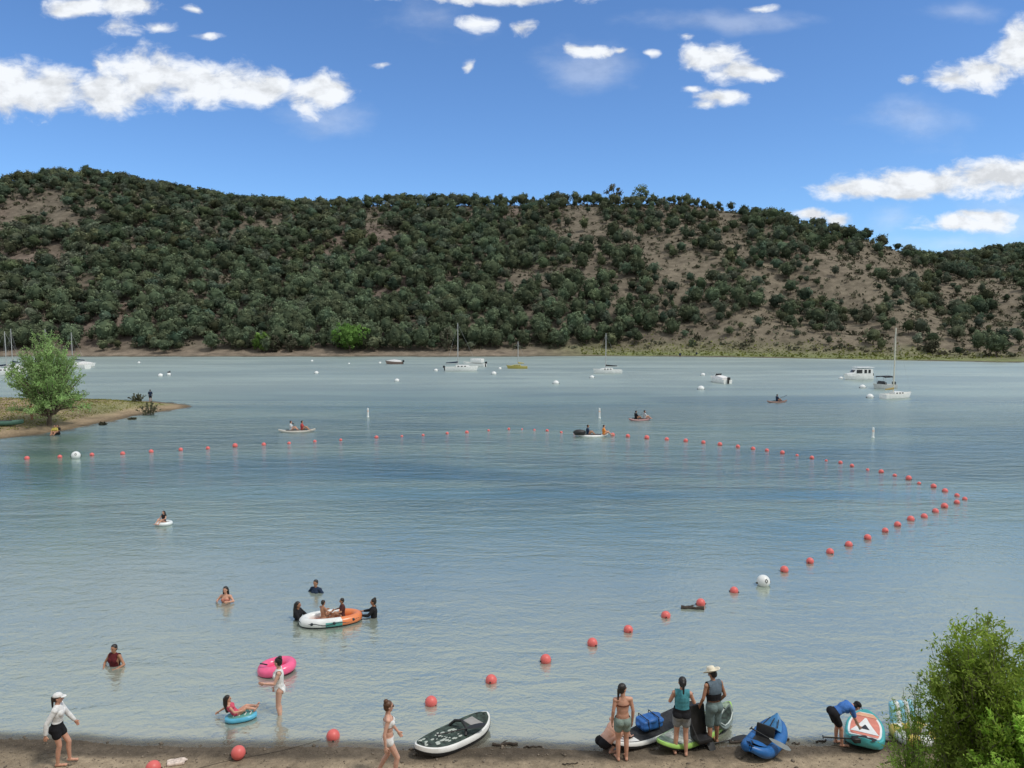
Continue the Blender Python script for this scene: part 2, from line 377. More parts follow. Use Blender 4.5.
# ------------------------------------------------------------------ water
def build_water():
    ds = np.concatenate([np.linspace(10, 15, 6), np.linspace(15, 25, 80)[1:], np.linspace(25, 60, 26)[1:], np.geomspace(60, 700, 90)[1:]]); az = np.radians(np.linspace(-86, 86, 420))
    A, D = np.meshgrid(az, ds); X = D*np.sin(A); Y = D*np.cos(A)
    nr, nc = X.shape; V = np.stack([X, Y, X*0], -1).reshape(-1, 3)
    i = np.arange(nr-1)[:, None]*nc+np.arange(nc-1)[None, :]
    Q = np.stack([i, i+1, i+nc+1, i+nc], -1).reshape(-1, 4)[:, ::-1]
    m = bpy.data.materials.new('lake_water'); m.use_nodes = True; nt = m.node_tree; N = nt.nodes; L = nt.links
    b = N['Principled BSDF']; b.inputs['IOR'].default_value = 1.33
    tc = N.new('ShaderNodeTexCoord'); sx = N.new('ShaderNodeSeparateXYZ'); L.new(tc.outputs['Object'], sx.inputs[0])
    def mapr(src, a, b_, c, d, smooth=True):
        r = N.new('ShaderNodeMapRange'); r.interpolation_type = 'SMOOTHSTEP' if smooth else 'LINEAR'
        for k, v in zip((1, 2, 3, 4), (a, b_, c, d)): r.inputs[k].default_value = v
        L.new(src, r.inputs[0]); return r.outputs[0]
    def noise(sx_, sy_, sc, det=4, rough=.55, rot=0.0, dist=0.):
        mp = N.new('ShaderNodeMapping'); mp.inputs['Scale'].default_value = (sx_, sy_, 1); mp.inputs['Rotation'].default_value = (0, 0, rot)
        L.new(tc.outputs['Object'], mp.inputs['Vector']); n = N.new('ShaderNodeTexNoise')
        n.inputs['Scale'].default_value = sc; n.inputs['Detail'].default_value = det; n.inputs['Roughness'].default_value = rough; n.inputs['Distortion'].default_value = dist
        L.new(mp.outputs[0], n.inputs['Vector']); return n.outputs['Fac']
    def math_(op, a, b_):
        n = N.new('ShaderNodeMath'); n.operation = op
        for k, v in enumerate((a, b_)):
            if isinstance(v, (int, float)): n.inputs[k].default_value = v
            else: L.new(v, n.inputs[k])
        return n.outputs[0]
    def mixc(f, c1, c2):
        n = N.new('ShaderNodeMix'); n.data_type = 'RGBA'
        if isinstance(f, (int, float)): n.inputs[0].default_value = f
        else: L.new(f, n.inputs[0])
        for k, v in ((6, c1), (7, c2)):
            if isinstance(v, tuple): n.inputs[k].default_value = v+(1,)
            else: L.new(v, n.inputs[k])
        return n.outputs[2]
    big = noise(.35, 1.0, .035, 3, .5, .1, .6)
    # turbid shallows are grey, deeper water is blue-green
    yj = math_('ADD', sx.outputs['Y'], math_('MULTIPLY', math_('SUBTRACT', big, .5), 30))
    c = mixc(mapr(yj, 19, 42, 0, 1), (.262, .300, .256), (.150, .238, .236))
    c = mixc(mapr(yj, 55, 150, 0, 1), c, (.190, .280, .292))
    c = mixc(mapr(sx.outputs['Y'], 15.6, 17.5, .8, 0), c, (.27, .25, .21))
    pat = noise(.22, 1.0, .09, 4, .55, .05, 1.2)
    c = mixc(math_('MULTIPLY', mapr(pat, .38, .60, 0, .85), mapr(sx.outputs['Y'], 26, 45, 0, 1)), c, (.060, .130, .165))  # darker reflection of wind-rippled patches, put into the water colour
    L.new(c, b.inputs['Base Color'])
    L.new(mapr(sx.outputs['Y'], 15, 160, .08, .25), b.inputs['Roughness'])
    w1 = noise(.8, 1.1, 2.4, 4, .6, .3, .8); w2 = noise(.9, 1.0, 7., 3, .6, -.4, .3); w3 = noise(.3, 1.0, .9, 3, .55, .15, .5)
    hgt = math_('ADD', math_('ADD', math_('MULTIPLY', w1, .55), math_('MULTIPLY', w2, .26)), math_('MULTIPLY', w3, 1.1))
    calm = mapr(noise(.15, 1.0, .06, 3, .5, .0, 1.), .38, .62, .35, 1.)
    st = math_('MULTIPLY', calm, mapr(sx.outputs['Y'], 18, 75, .20, 1.))
    bp = N.new('ShaderNodeBump'); bp.inputs['Distance'].default_value = .28; L.new(st, bp.inputs['Strength'])
    L.new(hgt, bp.inputs['Height'])
    bp2 = N.new('ShaderNodeBump'); bp2.inputs['Distance'].default_value = .12; L.new(hgt, bp2.inputs['Height'])
    df = N.new('ShaderNodeBsdfDiffuse'); gl = N.new('ShaderNodeBsdfGlossy'); fr = N.new('ShaderNodeFresnel'); mw = N.new('ShaderNodeMixShader'); fr.inputs['IOR'].default_value = 1.31
    L.new(c, df.inputs['Color']); L.new(bp2.outputs[0], df.inputs['Normal']); L.new(bp.outputs[0], gl.inputs['Normal']); L.new(bp.outputs[0], fr.inputs['Normal'])
    gl.inputs['Color'].default_value = (.97, 1, .90, 1); L.new(mapr(sx.outputs['Y'], 15, 130, .06, .36), gl.inputs['Roughness'])
    L.new(math_('MULTIPLY', fr.outputs[0], mapr(sx.outputs['Y'], 15, 60, .40, .55)), mw.inputs[0]); L.new(df.outputs[0], mw.inputs[1]); L.new(gl.outputs[0], mw.inputs[2])
    dep = -height(X, Y); near = Y < 40
    cl = np.where(near, sst(-.005, .07, dep), sst(0, .06, dep)).reshape(-1)
    at = N.new('ShaderNodeAttribute'); at.attribute_name = 'tint'; tp_ = N.new('ShaderNodeBsdfTransparent'); mxs = N.new('ShaderNodeMixShader')
    L.new(mapr(at.outputs['Fac'], 0, 1, .2, 1.), mxs.inputs[0]); L.new(tp_.outputs[0], mxs.inputs[1]); L.new(mw.outputs[0], mxs.inputs[2]); L.new(mxs.outputs[0], N['Material Output'].inputs['Surface'])
    o = bpy.data.objects.new('water', np_mesh('water', V, Q, m, np.stack([cl, cl, cl, cl*0+1], -1), smooth=True)); link(o); tag(o, kind='structure')
build_water()

# ------------------------------------------------------------------ sky, clouds, sun
EL, AZ = R(60), R(118)
def build_world():
    w = bpy.data.worlds.new('World'); scene.world = w; w.use_nodes = True; nt = w.node_tree; N = nt.nodes; L = nt.links
    bg = N['Background']; sky = N.new('ShaderNodeTexSky'); sky.sky_type = 'NISHITA'; sky.sun_disc = False
    sky.sun_elevation = EL; sky.sun_rotation = AZ; sky.altitude = 2200; sky.air_density = 1.15; sky.dust_density = .25; sky.ozone_density = 2.2
    tc = N.new('ShaderNodeTexCoord'); sx = N.new('ShaderNodeSeparateXYZ'); L.new(tc.outputs['Generated'], sx.inputs[0])
    def M(op, a, b=None, c=None):
        n = N.new('ShaderNodeMath'); n.operation = op
        for k, v in enumerate((a, b, c)):
            if v is None: continue
            if isinstance(v, (int, float)): n.inputs[k].default_value = v
            else: L.new(v, n.inputs[k])
        return n.outputs[0]
    ya = M('MAXIMUM', M('ABSOLUTE', sx.outputs['Y']), .05)
    u = M('DIVIDE', sx.outputs['X'], ya); v = M('DIVIDE', sx.outputs['Z'], ya)
    cb = N.new('ShaderNodeCombineXYZ'); L.new(u, cb.inputs[0]); L.new(v, cb.inputs[1])
    # warp the cloud plane so outlines are ragged
    def noise(scale, det, rough, vec, sy=1.6, off=0):
        mp = N.new('ShaderNodeMapping'); mp.inputs['Scale'].default_value = (1, sy, 1); mp.inputs['Location'].default_value = (off, off, 0); L.new(vec, mp.inputs[0])
        n = N.new('ShaderNodeTexNoise'); n.inputs['Scale'].default_value = scale; n.inputs['Detail'].default_value = det; n.inputs['Roughness'].default_value = rough
        L.new(mp.outputs[0], n.inputs['Vector']); return n
    wn = noise(14, 3, .5, cb.outputs[0])
    sb = N.new('ShaderNodeVectorMath'); sb.operation = 'SUBTRACT'; L.new(wn.outputs['Color'], sb.inputs[0]); sb.inputs[1].default_value = (.5, .5, .5)
    ml = N.new('ShaderNodeVectorMath'); ml.operation = 'MULTIPLY'; L.new(sb.outputs[0], ml.inputs[0]); ml.inputs[1].default_value = (.055, .022, 0)
    ad = N.new('ShaderNodeVectorMath'); ad.operation = 'ADD'; L.new(cb.outputs[0], ad.inputs[0]); L.new(ml.outputs[0], ad.inputs[1])
    def field(lst, vec):
        acc = None
        for (px, py, rx, ry) in lst:
            wt = 1.0 if rx > 24 else .62
            xr = (px-512)/F; up = (384-py)/F; Yw = cT+up*sT; u0 = xr/Yw; v0 = (-sT+up*cT)/Yw
            s = N.new('ShaderNodeVectorMath'); s.operation = 'SUBTRACT'; L.new(vec, s.inputs[0]); s.inputs[1].default_value = (u0, v0, 0)
            m_ = N.new('ShaderNodeVectorMath'); m_.operation = 'MULTIPLY'; L.new(s.outputs[0], m_.inputs[0]); m_.inputs[1].default_value = (F/rx, F/ry, 0)
            l = N.new('ShaderNodeVectorMath'); l.operation = 'LENGTH'; L.new(m_.outputs[0], l.inputs[0])
            d = M('MULTIPLY', M('SUBTRACT', 1., l.outputs['Value']), wt)
            acc = d if acc is None else M('SMOOTH_MAX', acc, d, .25)
        return acc
    A = [(5, 84, 55, 34), (45, 90, 60, 30), (105, 94, 60, 28), (150, 78, 60, 34), (205, 84, 60, 30), (260, 88, 50, 22), (322, 93, 42, 22), (309, 108, 12, 16), (98, 68, 12, 10),
         (75, 8, 40, 11), (120, 6, 44, 14), (118, 28, 24, 13), (156, 25, 17, 7), (195, 12, 9, 5), (202, 37, 18, 5),
         (480, -2, 110, 9), (475, 22, 20, 9), (519, 30, 16, 9), (585, 50, 30, 9), (620, 49, 9, 4), (466, 68, 8, 6), (381, 65, 10, 4), (652, 55, 8, 4), (685, 36, 12, 5),
         (712, 58, 36, 16), (722, 52, 18, 14), (745, 74, 42, 16), (718, 99, 32, 9), (690, 89, 12, 5), (706, 106, 14, 5), (760, 10, 20, 5),
         (1025, 50, 36, 34), (985, 72, 50, 18), (950, 78, 28, 12), (911, 79, 12, 6),
         (860, 190, 70, 12), (925, 184, 85, 20), (1000, 178, 85, 24), (1080, 172, 80, 24), (900, 194, 60, 9),
         (962, 223, 52, 12), (985, 216, 30, 9), (808, 215, 26, 8), (838, 220, 22, 7), (-60, 80, 60, 25), (1180, 60, 80, 25), (1200, 150, 90, 14)]
    B = [(890, 220, 36, 20), (960, 243, 110, 16), (910, 118, 75, 30), (590, 66, 60, 36), (320, 122, 60, 24), (720, 20, 110, 14), (1010, 225, 60, 40), (960, 10, 70, 16), (440, 20, 70, 30)]
    fa = field(A, ad.outputs[0]); fb = field(B, ad.outputs[0])
    nz = noise(22, 9, .6, ad.outputs[0]); nz2 = noise(9, 5, .6, cb.outputs[0], 1.4, 3.); nz3 = noise(4.5, 7, .6, cb.outputs[0], 2.2, 1.)
    dens = M('ADD', fa, M('MULTIPLY', M('SUBTRACT', nz.outputs['Fac'], .52), 1.75))
    mr = N.new('ShaderNodeMapRange'); mr.interpolation_type = 'SMOOTHSTEP'; mr.inputs[1].default_value = -.04; mr.inputs[2].default_value = .60; L.new(dens, mr.inputs[0])
    soft = N.new('ShaderNodeMapRange'); soft.interpolation_type = 'SMOOTHSTEP'; soft.inputs[1].default_value = 0; soft.inputs[2].default_value = 1.0; soft.inputs[4].default_value = .28
    L.new(M('ADD', fb, M('MULTIPLY', M('SUBTRACT', nz3.outputs['Fac'], .52), 2.4)), soft.inputs[0])
    mask = M('MAXIMUM', mr.outputs[0], soft.outputs[0])
    # only above the horizon
    mask = M('MULTIPLY', mask, M('GREATER_THAN', sx.outputs['Z'], 0))
    # shaded cloud bases: compare the field with the field a little lower
    lo = N.new('ShaderNodeVectorMath'); lo.operation = 'ADD'; L.new(cb.outputs[0], lo.inputs[0]); lo.inputs[1].default_value = (.006, .014, 0)
    nzs = noise(22, 6, .6, lo.outputs[0])
    rel = M('SUBTRACT', nz.outputs['Fac'], nzs.outputs['Fac'])
    sh = M('ADD', M('MULTIPLY', rel, 1.6), M('MULTIPLY', M('SUBTRACT', nz2.outputs['Fac'], .5), .7))
    cc = N.new('ShaderNodeMapRange'); cc.inputs[1].default_value = -.3; cc.inputs[2].default_value = .15; cc.inputs[3].default_value = .74; cc.inputs[4].default_value = 1.; L.new(sh, cc.inputs[0])
    cloudc = N.new('ShaderNodeVectorMath'); cloudc.operation = 'SCALE'; cloudc.inputs[0].default_value = (7.4, 7.7, 8.1); L.new(cc.outputs[0], cloudc.inputs['Scale'])
    # Nishita tinted a little towards the deep, dry-air blue
    tn = N.new('ShaderNodeVectorMath'); tn.operation = 'MULTIPLY'; L.new(sky.outputs[0], tn.inputs[0]); tn.inputs[1].default_value = SKYT
    mx = N.new('ShaderNodeMix'); mx.data_type = 'RGBA'; L.new(mask, mx.inputs[0]); L.new(tn.outputs[0], mx.inputs[6]); L.new(cloudc.outputs[0], mx.inputs[7])
    # high thin overcast overhead and behind the viewer, as the pale sheen on the lake shows
    over = N.new('ShaderNodeMapRange'); over.interpolation_type = 'SMOOTHSTEP'; over.inputs[1].default_value = .44; over.inputs[2].default_value = .60; L.new(v, over.inputs[0])
    back = N.new('ShaderNodeMapRange'); back.interpolation_type = 'SMOOTHSTEP'; back.inputs[1].default_value = .1; back.inputs[2].default_value = -.2; L.new(sx.outputs['Y'], back.inputs[0])
    ovn = N.new('ShaderNodeTexNoise'); ovn.inputs['Scale'].default_value = 3.5; ovn.inputs['Detail'].default_value = 6; L.new(tc.outputs['Generated'], ovn.inputs['Vector'])
    ovm = N.new('ShaderNodeMapRange'); ovm.inputs[1].default_value = .35; ovm.inputs[2].default_value = .6; ovm.inputs[3].default_value = .82; ovm.inputs[4].default_value = .95; L.new(ovn.outputs['Fac'], ovm.inputs[0])
    omask = M('MULTIPLY', M('MULTIPLY', M('MAXIMUM', over.outputs[0], back.outputs[0]), ovm.outputs[0]), M('GREATER_THAN', sx.outputs['Z'], 0))
    mx2 = N.new('ShaderNodeMix'); mx2.data_type = 'RGBA'; L.new(omask, mx2.inputs[0]); L.new(mx.outputs[2], mx2.inputs[6]); mx2.inputs[7].default_value = (5.3, 5.6, 5.7, 1)
    mx = mx2
    L.new(mx.outputs[2], bg.inputs['Color']); bg.inputs['Strength'].default_value = .125
SKYT = (.74, 1.0, 1.28)
build_world()
sd_ = bpy.data.lights.new('sun', 'SUN'); sd_.energy = 2.2; sd_.angle = R(8); sd_.color = (1, .95, .86)
so = bpy.data.objects.new('sun', sd_); link(so)
dv = Vector((math.cos(EL)*math.sin(AZ), math.cos(EL)*math.cos(AZ), math.sin(EL)))
so.rotation_euler = dv.to_track_quat('Z', 'Y').to_euler()

# ------------------------------------------------------------------ trees
def crown_arrays(seed, h, w, nclump, per, size, base=.22, shape=0, core=True):
    """leaf clumps through the volume of an uneven crown; returns V, quads, tint"""
    r = np.random.RandomState(seed)
    zc = h*(base+(1-base)/2); rz = h*(1-base)/2
    # clump centres on a lobed ellipsoid
    cen = []
    ph0, ph1 = r.rand()*6, r.rand()*6
    while len(cen) < nclump:
        p = r.randn(3); p /= np.linalg.norm(p); rad = .55+.45*r.rand()**.6
        a = math.atan2(p[1], p[0]); lob = 1+.16*math.sin(2*a+ph0)+.12*math.sin(3*a+ph1+p[2]*3)
        if shape == 1: lob *= 1.0-.45*max(0, p[2])       # conical
        if shape == 2 and p[2] < -.2: lob *= 1.12        # broad skirt
        cen.append([p[0]*w/2*rad*lob, p[1]*w/2*rad*lob, zc+p[2]*rz*rad*(1+.15*(r.rand()-.5))])
    cen = np.array(cen); n = nclump*per
    c = np.repeat(cen, per, 0); off = r.randn(n, 3); off *= (size*1.15*(.4+.6*r.rand(n, 1)))/np.maximum(np.linalg.norm(off, axis=1, keepdims=True), .3)
    p = c+off; p[:, 2] = np.maximum(p[:, 2], h*base*.7)
    q, t = card(p, size, r, np.array([0, 0, zc]))
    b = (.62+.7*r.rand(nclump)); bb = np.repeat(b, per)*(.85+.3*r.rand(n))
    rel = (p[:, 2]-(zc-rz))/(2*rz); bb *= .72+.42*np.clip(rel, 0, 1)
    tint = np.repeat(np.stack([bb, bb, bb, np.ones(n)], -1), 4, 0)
    V = q; Q = np.arange(n*4).reshape(-1, 4)
    return V, Q, tint
def card(p, size, r, centre=None):
    n = len(p)
    nrm = r.randn(n, 3)
    if centre is not None:
        o = p-centre; o /= np.maximum(np.linalg.norm(o, axis=1, keepdims=True), 1e-3); nrm = nrm*.55+o*1.0
    nrm /= np.linalg.norm(nrm, axis=1, keepdims=True)
    a = np.cross(nrm, r.randn(n, 3)); a /= np.maximum(np.linalg.norm(a, axis=1, keepdims=True), 1e-3); b = np.cross(nrm, a)
    s = size*(.55+.7*r.rand(n, 1)); s2 = s*(.5+.4*r.rand(n, 1))
    V = np.stack([p-a*s*.5, p+b*s2*.5, p+a*s*.5, p-b*s2*.5], 1).reshape(-1, 3)
    return V, None
def core_arrays(seed, h, w, base):
    r = np.random.RandomState(seed+77); nu, nv = 10, 7
    zc = h*(base+(1-base)/2); rz = h*(1-base)/2*.78; V = []
    for i in range(nv+1):
        ph = PI*i/nv
        for j in range(nu):
            k = .78*(.85+.3*r.rand()); V.append([w/2*k*math.sin(ph)*math.cos(2*PI*j/nu), w/2*k*math.sin(ph)*math.sin(2*PI*j/nu), zc+rz*math.cos(ph)*(.95+.1*r.rand())])
    Q = [[i*nu+j, (i+1)*nu+j, (i+1)*nu+(j+1) % nu, i*nu+(j+1) % nu] for i in range(nv) for j in range(nu)]
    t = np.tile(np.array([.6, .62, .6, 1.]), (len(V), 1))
    return np.array(V), np.array(Q), t
def merge(parts):
    V = []; Q = []; T = []; b = 0
    for v, q, t in parts: V.append(v); Q.append(q+b); T.append(t); b += len(v)
    return np.concatenate(V), np.concatenate(Q), np.concatenate(T)
def trunk_mesh(seed, h, w, base, r0, mat_=None, limbs=5):
    r = random.Random(seed); mb = MB(); lean = (r.uniform(-.06, .06)*h, r.uniform(-.06, .06)*h)
    mb.tube([(0, 0, -.5), (lean[0]*.3, lean[1]*.3, h*.3), (lean[0]*.7, lean[1]*.7, h*.6), (lean[0], lean[1], h*.88)], [r0*1.25, r0, r0*.6, r0*.2], 7)
    for k in range(limbs):
        a = 2*PI*k/limbs+r.uniform(-.5, .5); z0 = h*r.uniform(base*.7, .55); l = w*r.uniform(.3, .42)
        mb.tube([(lean[0]*.4, lean[1]*.4, z0), (math.cos(a)*l*.5, math.sin(a)*l*.5, z0+h*.08), (math.cos(a)*l, math.sin(a)*l, z0+h*.22)], [r0*.5, r0*.33, r0*.12], 5)
    return mb

CLEAR = [(35, 205, 34, 13), (18, 215, 20, 8), (88, 214, 16, 12), (60, 222, 26, 6), (32, 256, 22, 8), (58, 253, 10, 12), (140, 268, 13, 8), (197, 203, 12, 5), (230, 280, 6, 6), (195, 335, 8, 12),
         (372, 216, 9, 12), (383, 232, 14, 7), (382, 293, 14, 6), (372, 268, 8, 4), (465, 212, 8, 6), (513, 210, 7, 7), (578, 214, 20, 12), (598, 228, 30, 10), (565, 231, 16, 6), (640, 246, 26, 8), (655, 240, 14, 8),
         (520, 282, 12, 7), (548, 272, 28, 9), (560, 285, 16, 6), (600, 276, 30, 10), (625, 290, 18, 10), (585, 262, 14, 6), (660, 262, 20, 8), (690, 270, 30, 10), (475, 322, 7, 10), (450, 280, 8, 5), (530, 312, 8, 5),
         (720, 213, 18, 9), (734, 235, 10, 16), (700, 258, 26, 6), (790, 288, 24, 10), (768, 277, 16, 8), (828, 252, 14, 16), (852, 262, 18, 12), (858, 282, 22, 14), (882, 252, 20, 12), (835, 282, 22, 10), (910, 272, 26, 8), (895, 262, 18, 8),
         (980, 288, 34, 10), (1010, 300, 18, 16), (990, 322, 24, 10), (930, 318, 12, 10), (760, 322, 16, 14), (705, 332, 22, 10), (865, 330, 20, 10), (905, 312, 14, 8), (950, 300, 12, 8)]
def scatter():
    out = []; cell = 3.8
    r = np.random.RandomState(5)
    gx = np.arange(-520, 560, cell); gy = np.arange(176, 560, cell)
    GX, GY = np.meshgrid(gx, gy); GX = GX+r.uniform(-.48, .48, GX.shape)*cell; GY = GY+r.uniform(-.48, .48, GY.shape)*cell
    Z = height(GX, GY); px, row = proj(GX, GY, Z+2.0)
    u = np.clip(512+F*GX/GY*.99, -590, 1590); S = np.interp(u, SX, SD); Rd = np.interp(u, RX, RD)
    e = GY-S; den = np.where(px < 420, 1.0, np.interp(px, [420, 560, 700, 900, 1024], [1.3, 1.08, .92, .86, .88]))
    den *= .62+.55*sst(-.35, .25, fbm(GX/22, GY/30, 3, 90))
    for (cx, cy, rx, ry) in CLEAR:
        k = np.sqrt(((px-cx)/rx)**2+((row-cy)/ry)**2); den = np.where(k < 1.12, den*.17, den)
    den = np.where((e < 9.5) & (px > 480), 0, den)
    den = np.where((e < 22) & (px > 640), den*.38, den); den = np.where(e < 6.5+fbm(GX/14, GY/14, 3, 95)*4, 0, den)
    # the mesa rim: a broken row of trees against the sky
    den = np.where((GY > Rd+16), den*.0, den)
    rim = (np.abs(GY-Rd) < 5) & (px > 330) & (px < 640); den = np.where((GY > Rd+3) & (px > 320) & (px < 930), 0, den)
    den = np.where(rim, .55, den)
    for gap in ((404, 410), (540, 546), (553, 560), (596, 603), (528, 532), (643, 650)):
        den = np.where((px > gap[0]) & (px < gap[1]) & (GY > Rd-6), 0, den)
    ok = (r.rand(*GX.shape) < den) & (px > -260) & (px < 1290)
    for x, y, z, p_, rw in zip(GX[ok], GY[ok], Z[ok], px[ok], row[ok]):
        h = 2.7+4.2*r.rand()**1.3; h *= .9 if p_ > 640 else 1.; h *= .92+.2*float(vnoise(np.array(x/30), np.array(y/30), 4))
        if 0 < p_ < 640: h *= 1.08
        out.append([h/math.hypot(x, y) if -10 < p_ < 1034 else -1, float(x), float(y), float(z), float(h), float(p_), float(rw)])
    return out
def build_forest():
    T = scatter(); T.sort(key=lambda a: -a[0])
    near = T[:296]; far = T[296:]
    protos = []
    hillg = 'junipers standing in the front rows of the far hillside'
    kinds = [(6.5, 5.6, .10, 0), (6.5, 5.0, .13, 1), (6.5, 6.1, .08, 2), (6.5, 4.6, .16, 0), (6.5, 5.8, .12, 0), (6.5, 5.2, .07, 2), (6.5, 4.1, .10, 1), (6.5, 5.5, .18, 0)]
    for i, (h, w, b, s) in enumerate(kinds):
        cr = crown_arrays(100+i, h, w, 60, 18, .52, b, s); co = core_arrays(100+i, h, w*.9, b)
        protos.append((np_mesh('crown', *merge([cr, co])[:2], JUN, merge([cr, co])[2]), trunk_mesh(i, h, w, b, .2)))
    tms = []
    for cm, tb in protos:
        o = tb.build('trunk', BARK); tms.append(o.data); bpy.data.objects.remove(o)
    for k, (s, x, y, z, h, p_, rw) in enumerate(near):
        i = rnd.randrange(len(protos)); e = bpy.data.objects.new('juniper_tree', None); link(e)
        e.location = (x, y, z-.1); e.rotation_euler = (0, 0, rnd.uniform(0, 6.28)); q = h/6.5; e.scale = (q*rnd.uniform(.9, 1.15), q*rnd.uniform(.9, 1.15), q)
        tag(e, 'dark green juniper in the lower rows of the hillside across the lake', 'tree', hillg)
        link(bpy.data.objects.new('crown', protos[i][0]), e); link(bpy.data.objects.new('trunk', tms[i]), e)
    # the rest of the forest, beyond the 300 that show largest, as one mass
    fk = []
    for i, (h, w, b, s) in enumerate(kinds):
        b2 = b+.08
        fk.append(merge([crown_arrays(300+i, 6.5, w, 28, 13, .66, b2, s), core_arrays(300+i, 6.5, w*.86, b2)]))
    parts = []; tr = MB(); tv = []; tq = []; tb = 0
    rr = np.random.RandomState(9)
    for (s, x, y, z, h, p_, rw) in far:
        V, Q, t = fk[rr.randint(len(fk))]; a = rr.rand()*6.28; q = h/6.5; qx = q*rr.uniform(.88, 1.15)*(1.14 if p_ < 480 else 1.0)
        ca, sa = math.cos(a), math.sin(a)
        rim = 330 < p_ < 700 and rw < 212
        lift = .8 if rim else 0
        if rw < 215: q *= .86; qx *= .86
        Vn = np.stack([(V[:, 0]*ca-V[:, 1]*sa)*qx+x, (V[:, 0]*sa+V[:, 1]*ca)*qx+y, V[:, 2]*q+z-.1+lift], -1)
        g = rr.uniform(.62, 1.35); g = g*1.25 if rr.rand() < .08 else g; tt = t.copy(); tt[:, 0] *= g*rr.uniform(.86, 1.12); tt[:, 1] *= g; tt[:, 2] *= g*rr.uniform(.9, 1.25)
        parts.append((Vn, Q, tt))
        # trunk: square taper
        r0 = .17*q
        for (zz, r_) in ((z-.5, r0), (z+h*.6, r0*.5)):
            for j in range(4): tv.append([x+r_*math.cos(j*PI/2+a), y+r_*math.sin(j*PI/2+a), zz])
        for j in range(4): tq.append([tb+j, tb+(j+1) % 4, tb+4+(j+1) % 4, tb+4+j])
        tb += 8
    V, Q, t = merge(parts); n0 = len(V)
    V = np.concatenate([V, np.array(tv)]); nq = len(Q); Q = np.concatenate([Q, np.array(tq)+n0]); t = np.concatenate([t, np.ones((len(tv), 4))])
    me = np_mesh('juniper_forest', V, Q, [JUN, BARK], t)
    mi = np.zeros(len(Q), np.int32); mi[nq:] = 1; me.polygons.foreach_set('material_index', mi)
    o = bpy.data.objects.new('juniper_forest', me); link(o)
    tag(o, 'dense mass of distant dark junipers covering the upper hillside', 'forest', kind='stuff')
    print('TREES', len(T), 'faces', len(Q))
    # sagebrush and low scrub
    parts = []; r = np.random.RandomState(21)
    n = 27000; x = r.uniform(-330, 420, n); y = r.uniform(185, 470, n); z = height(x, y); px, row = proj(x, y, z)
    u = np.clip(512+F*x/y*.99, -590, 1590); e = y-np.interp(u, SX, SD); Rd = np.interp(u, RX, RD)
    for i in range(n):
        if e[i] < 9 or y[i] > Rd[i]+4 or not -60 < px[i] < 1090: continue
        s = r.uniform(.4, 1.5)**1.3; m = 11
        p = r.randn(m, 3)*np.array([.42, .42, .22])*s+np.array([x[i], y[i], z[i]+.35*s]); V, _ = card(p, .75*s, r, np.array([x[i], y[i], z[i]]))
        g = r.uniform(.45, 1.15); tint = np.tile(np.array([g*r.uniform(.9, 1.1), g, g*.95, 1]), (m*4, 1)); parts.append((V, np.arange(m*4).reshape(-1, 4), tint))
    V, Q, t = merge(parts); o = bpy.data.objects.new('sagebrush', np_mesh('sagebrush', V, Q, SAGE, t)); link(o)
    tag(o, 'low grey-green sagebrush dotted over the bare slopes', 'scrub', kind='stuff')
build_forest()

def special_tree(px, row, hpx, wpx, mat_, label, name='cottonwood_tree', base=.12, nclump=90, per=16, size=.55, seed=1, z=None, group=None):
    p = P(px, row); 
    # walk along the view ray's azimuth until the ground is met at this row
    best = None
    for Y in np.arange(60, 460, .5):
        dep = Y*cT+HC*sT; X = (px-512)*dep/F; zz = hz(X, Y)
        if zz <= 0: continue
        dep = Y*cT+(HC-zz)*sT; X = (px-512)*dep/F
        a, b = proj(X, Y, hz(X, Y))
        if best is None or abs(b-row) < best[0]: best = (abs(b-row), X, Y, hz(X, Y))
    _, X, Y, zz = best; s = (Y*cT+(HC-zz)*sT)/F; h = hpx*s; w = wpx*s
    e = empty(name, (X, Y, zz-.1), 0, label, 'tree', group)
    m = merge([crown_arrays(seed, h, w, nclump, per, size, base, 0)]+([core_arrays(seed, h, w*.7, base)] if nclump > 50 else []))
    link(bpy.data.objects.new('crown', np_mesh('crown', m[0], m[1], mat_, m[2])), e)
    trunk_mesh(seed, h, w, base, .16*h/6).build('trunk', BARK, e)
    return e
special_tree(350, 352, 30, 36, COT, 'bright green round cottonwood at the foot of the dark hill across the lake', seed=41, nclump=130)
special_tree(262, 352, 20, 16, COT, 'small yellow-green cottonwood left of the big bright green one', seed=42, base=.08)
special_tree(291, 352, 18, 9, SAGE, 'slim grey-green bush tree on the far shore beside the two green cottonwoods', 'bush_tree', seed=43, nclump=40, base=.05)
special_tree(275, 352, 17, 8, SAGE, 'pale slim bush tree just right of the small yellow-green cottonwood', 'bush_tree', seed=44, nclump=40, base=.05)
special_tree(448, 351, 24, 13, SAGE, 'pale olive tree on the far shore behind the left sailboat mast', 'bush_tree', seed=45, nclump=50, base=.05)
special_tree(613, 204, 20, 19, SAGE, 'tall pale open-crowned tree rising above the ridge line', 'bush_tree', seed=46, nclump=42, per=14, size=.9, base=.35)
special_tree(641, 204, 21, 14, JUN, 'tall ragged pine on the ridge right of the pale tree', 'pine_tree', seed=47, nclump=50, per=16, size=.9, base=.2)
special_tree(932, 353, 14, 14, SAGE, 'lone brown-olive round bush tree on the grassy right shore', 'bush_tree', seed=48, nclump=50, base=.02)
special_tree(692, 347, 8, 5, JUN, 'tiny lone dark juniper on the tan shore left of centre-right', 'juniper_tree', seed=49, nclump=20, per=10, base=.05)

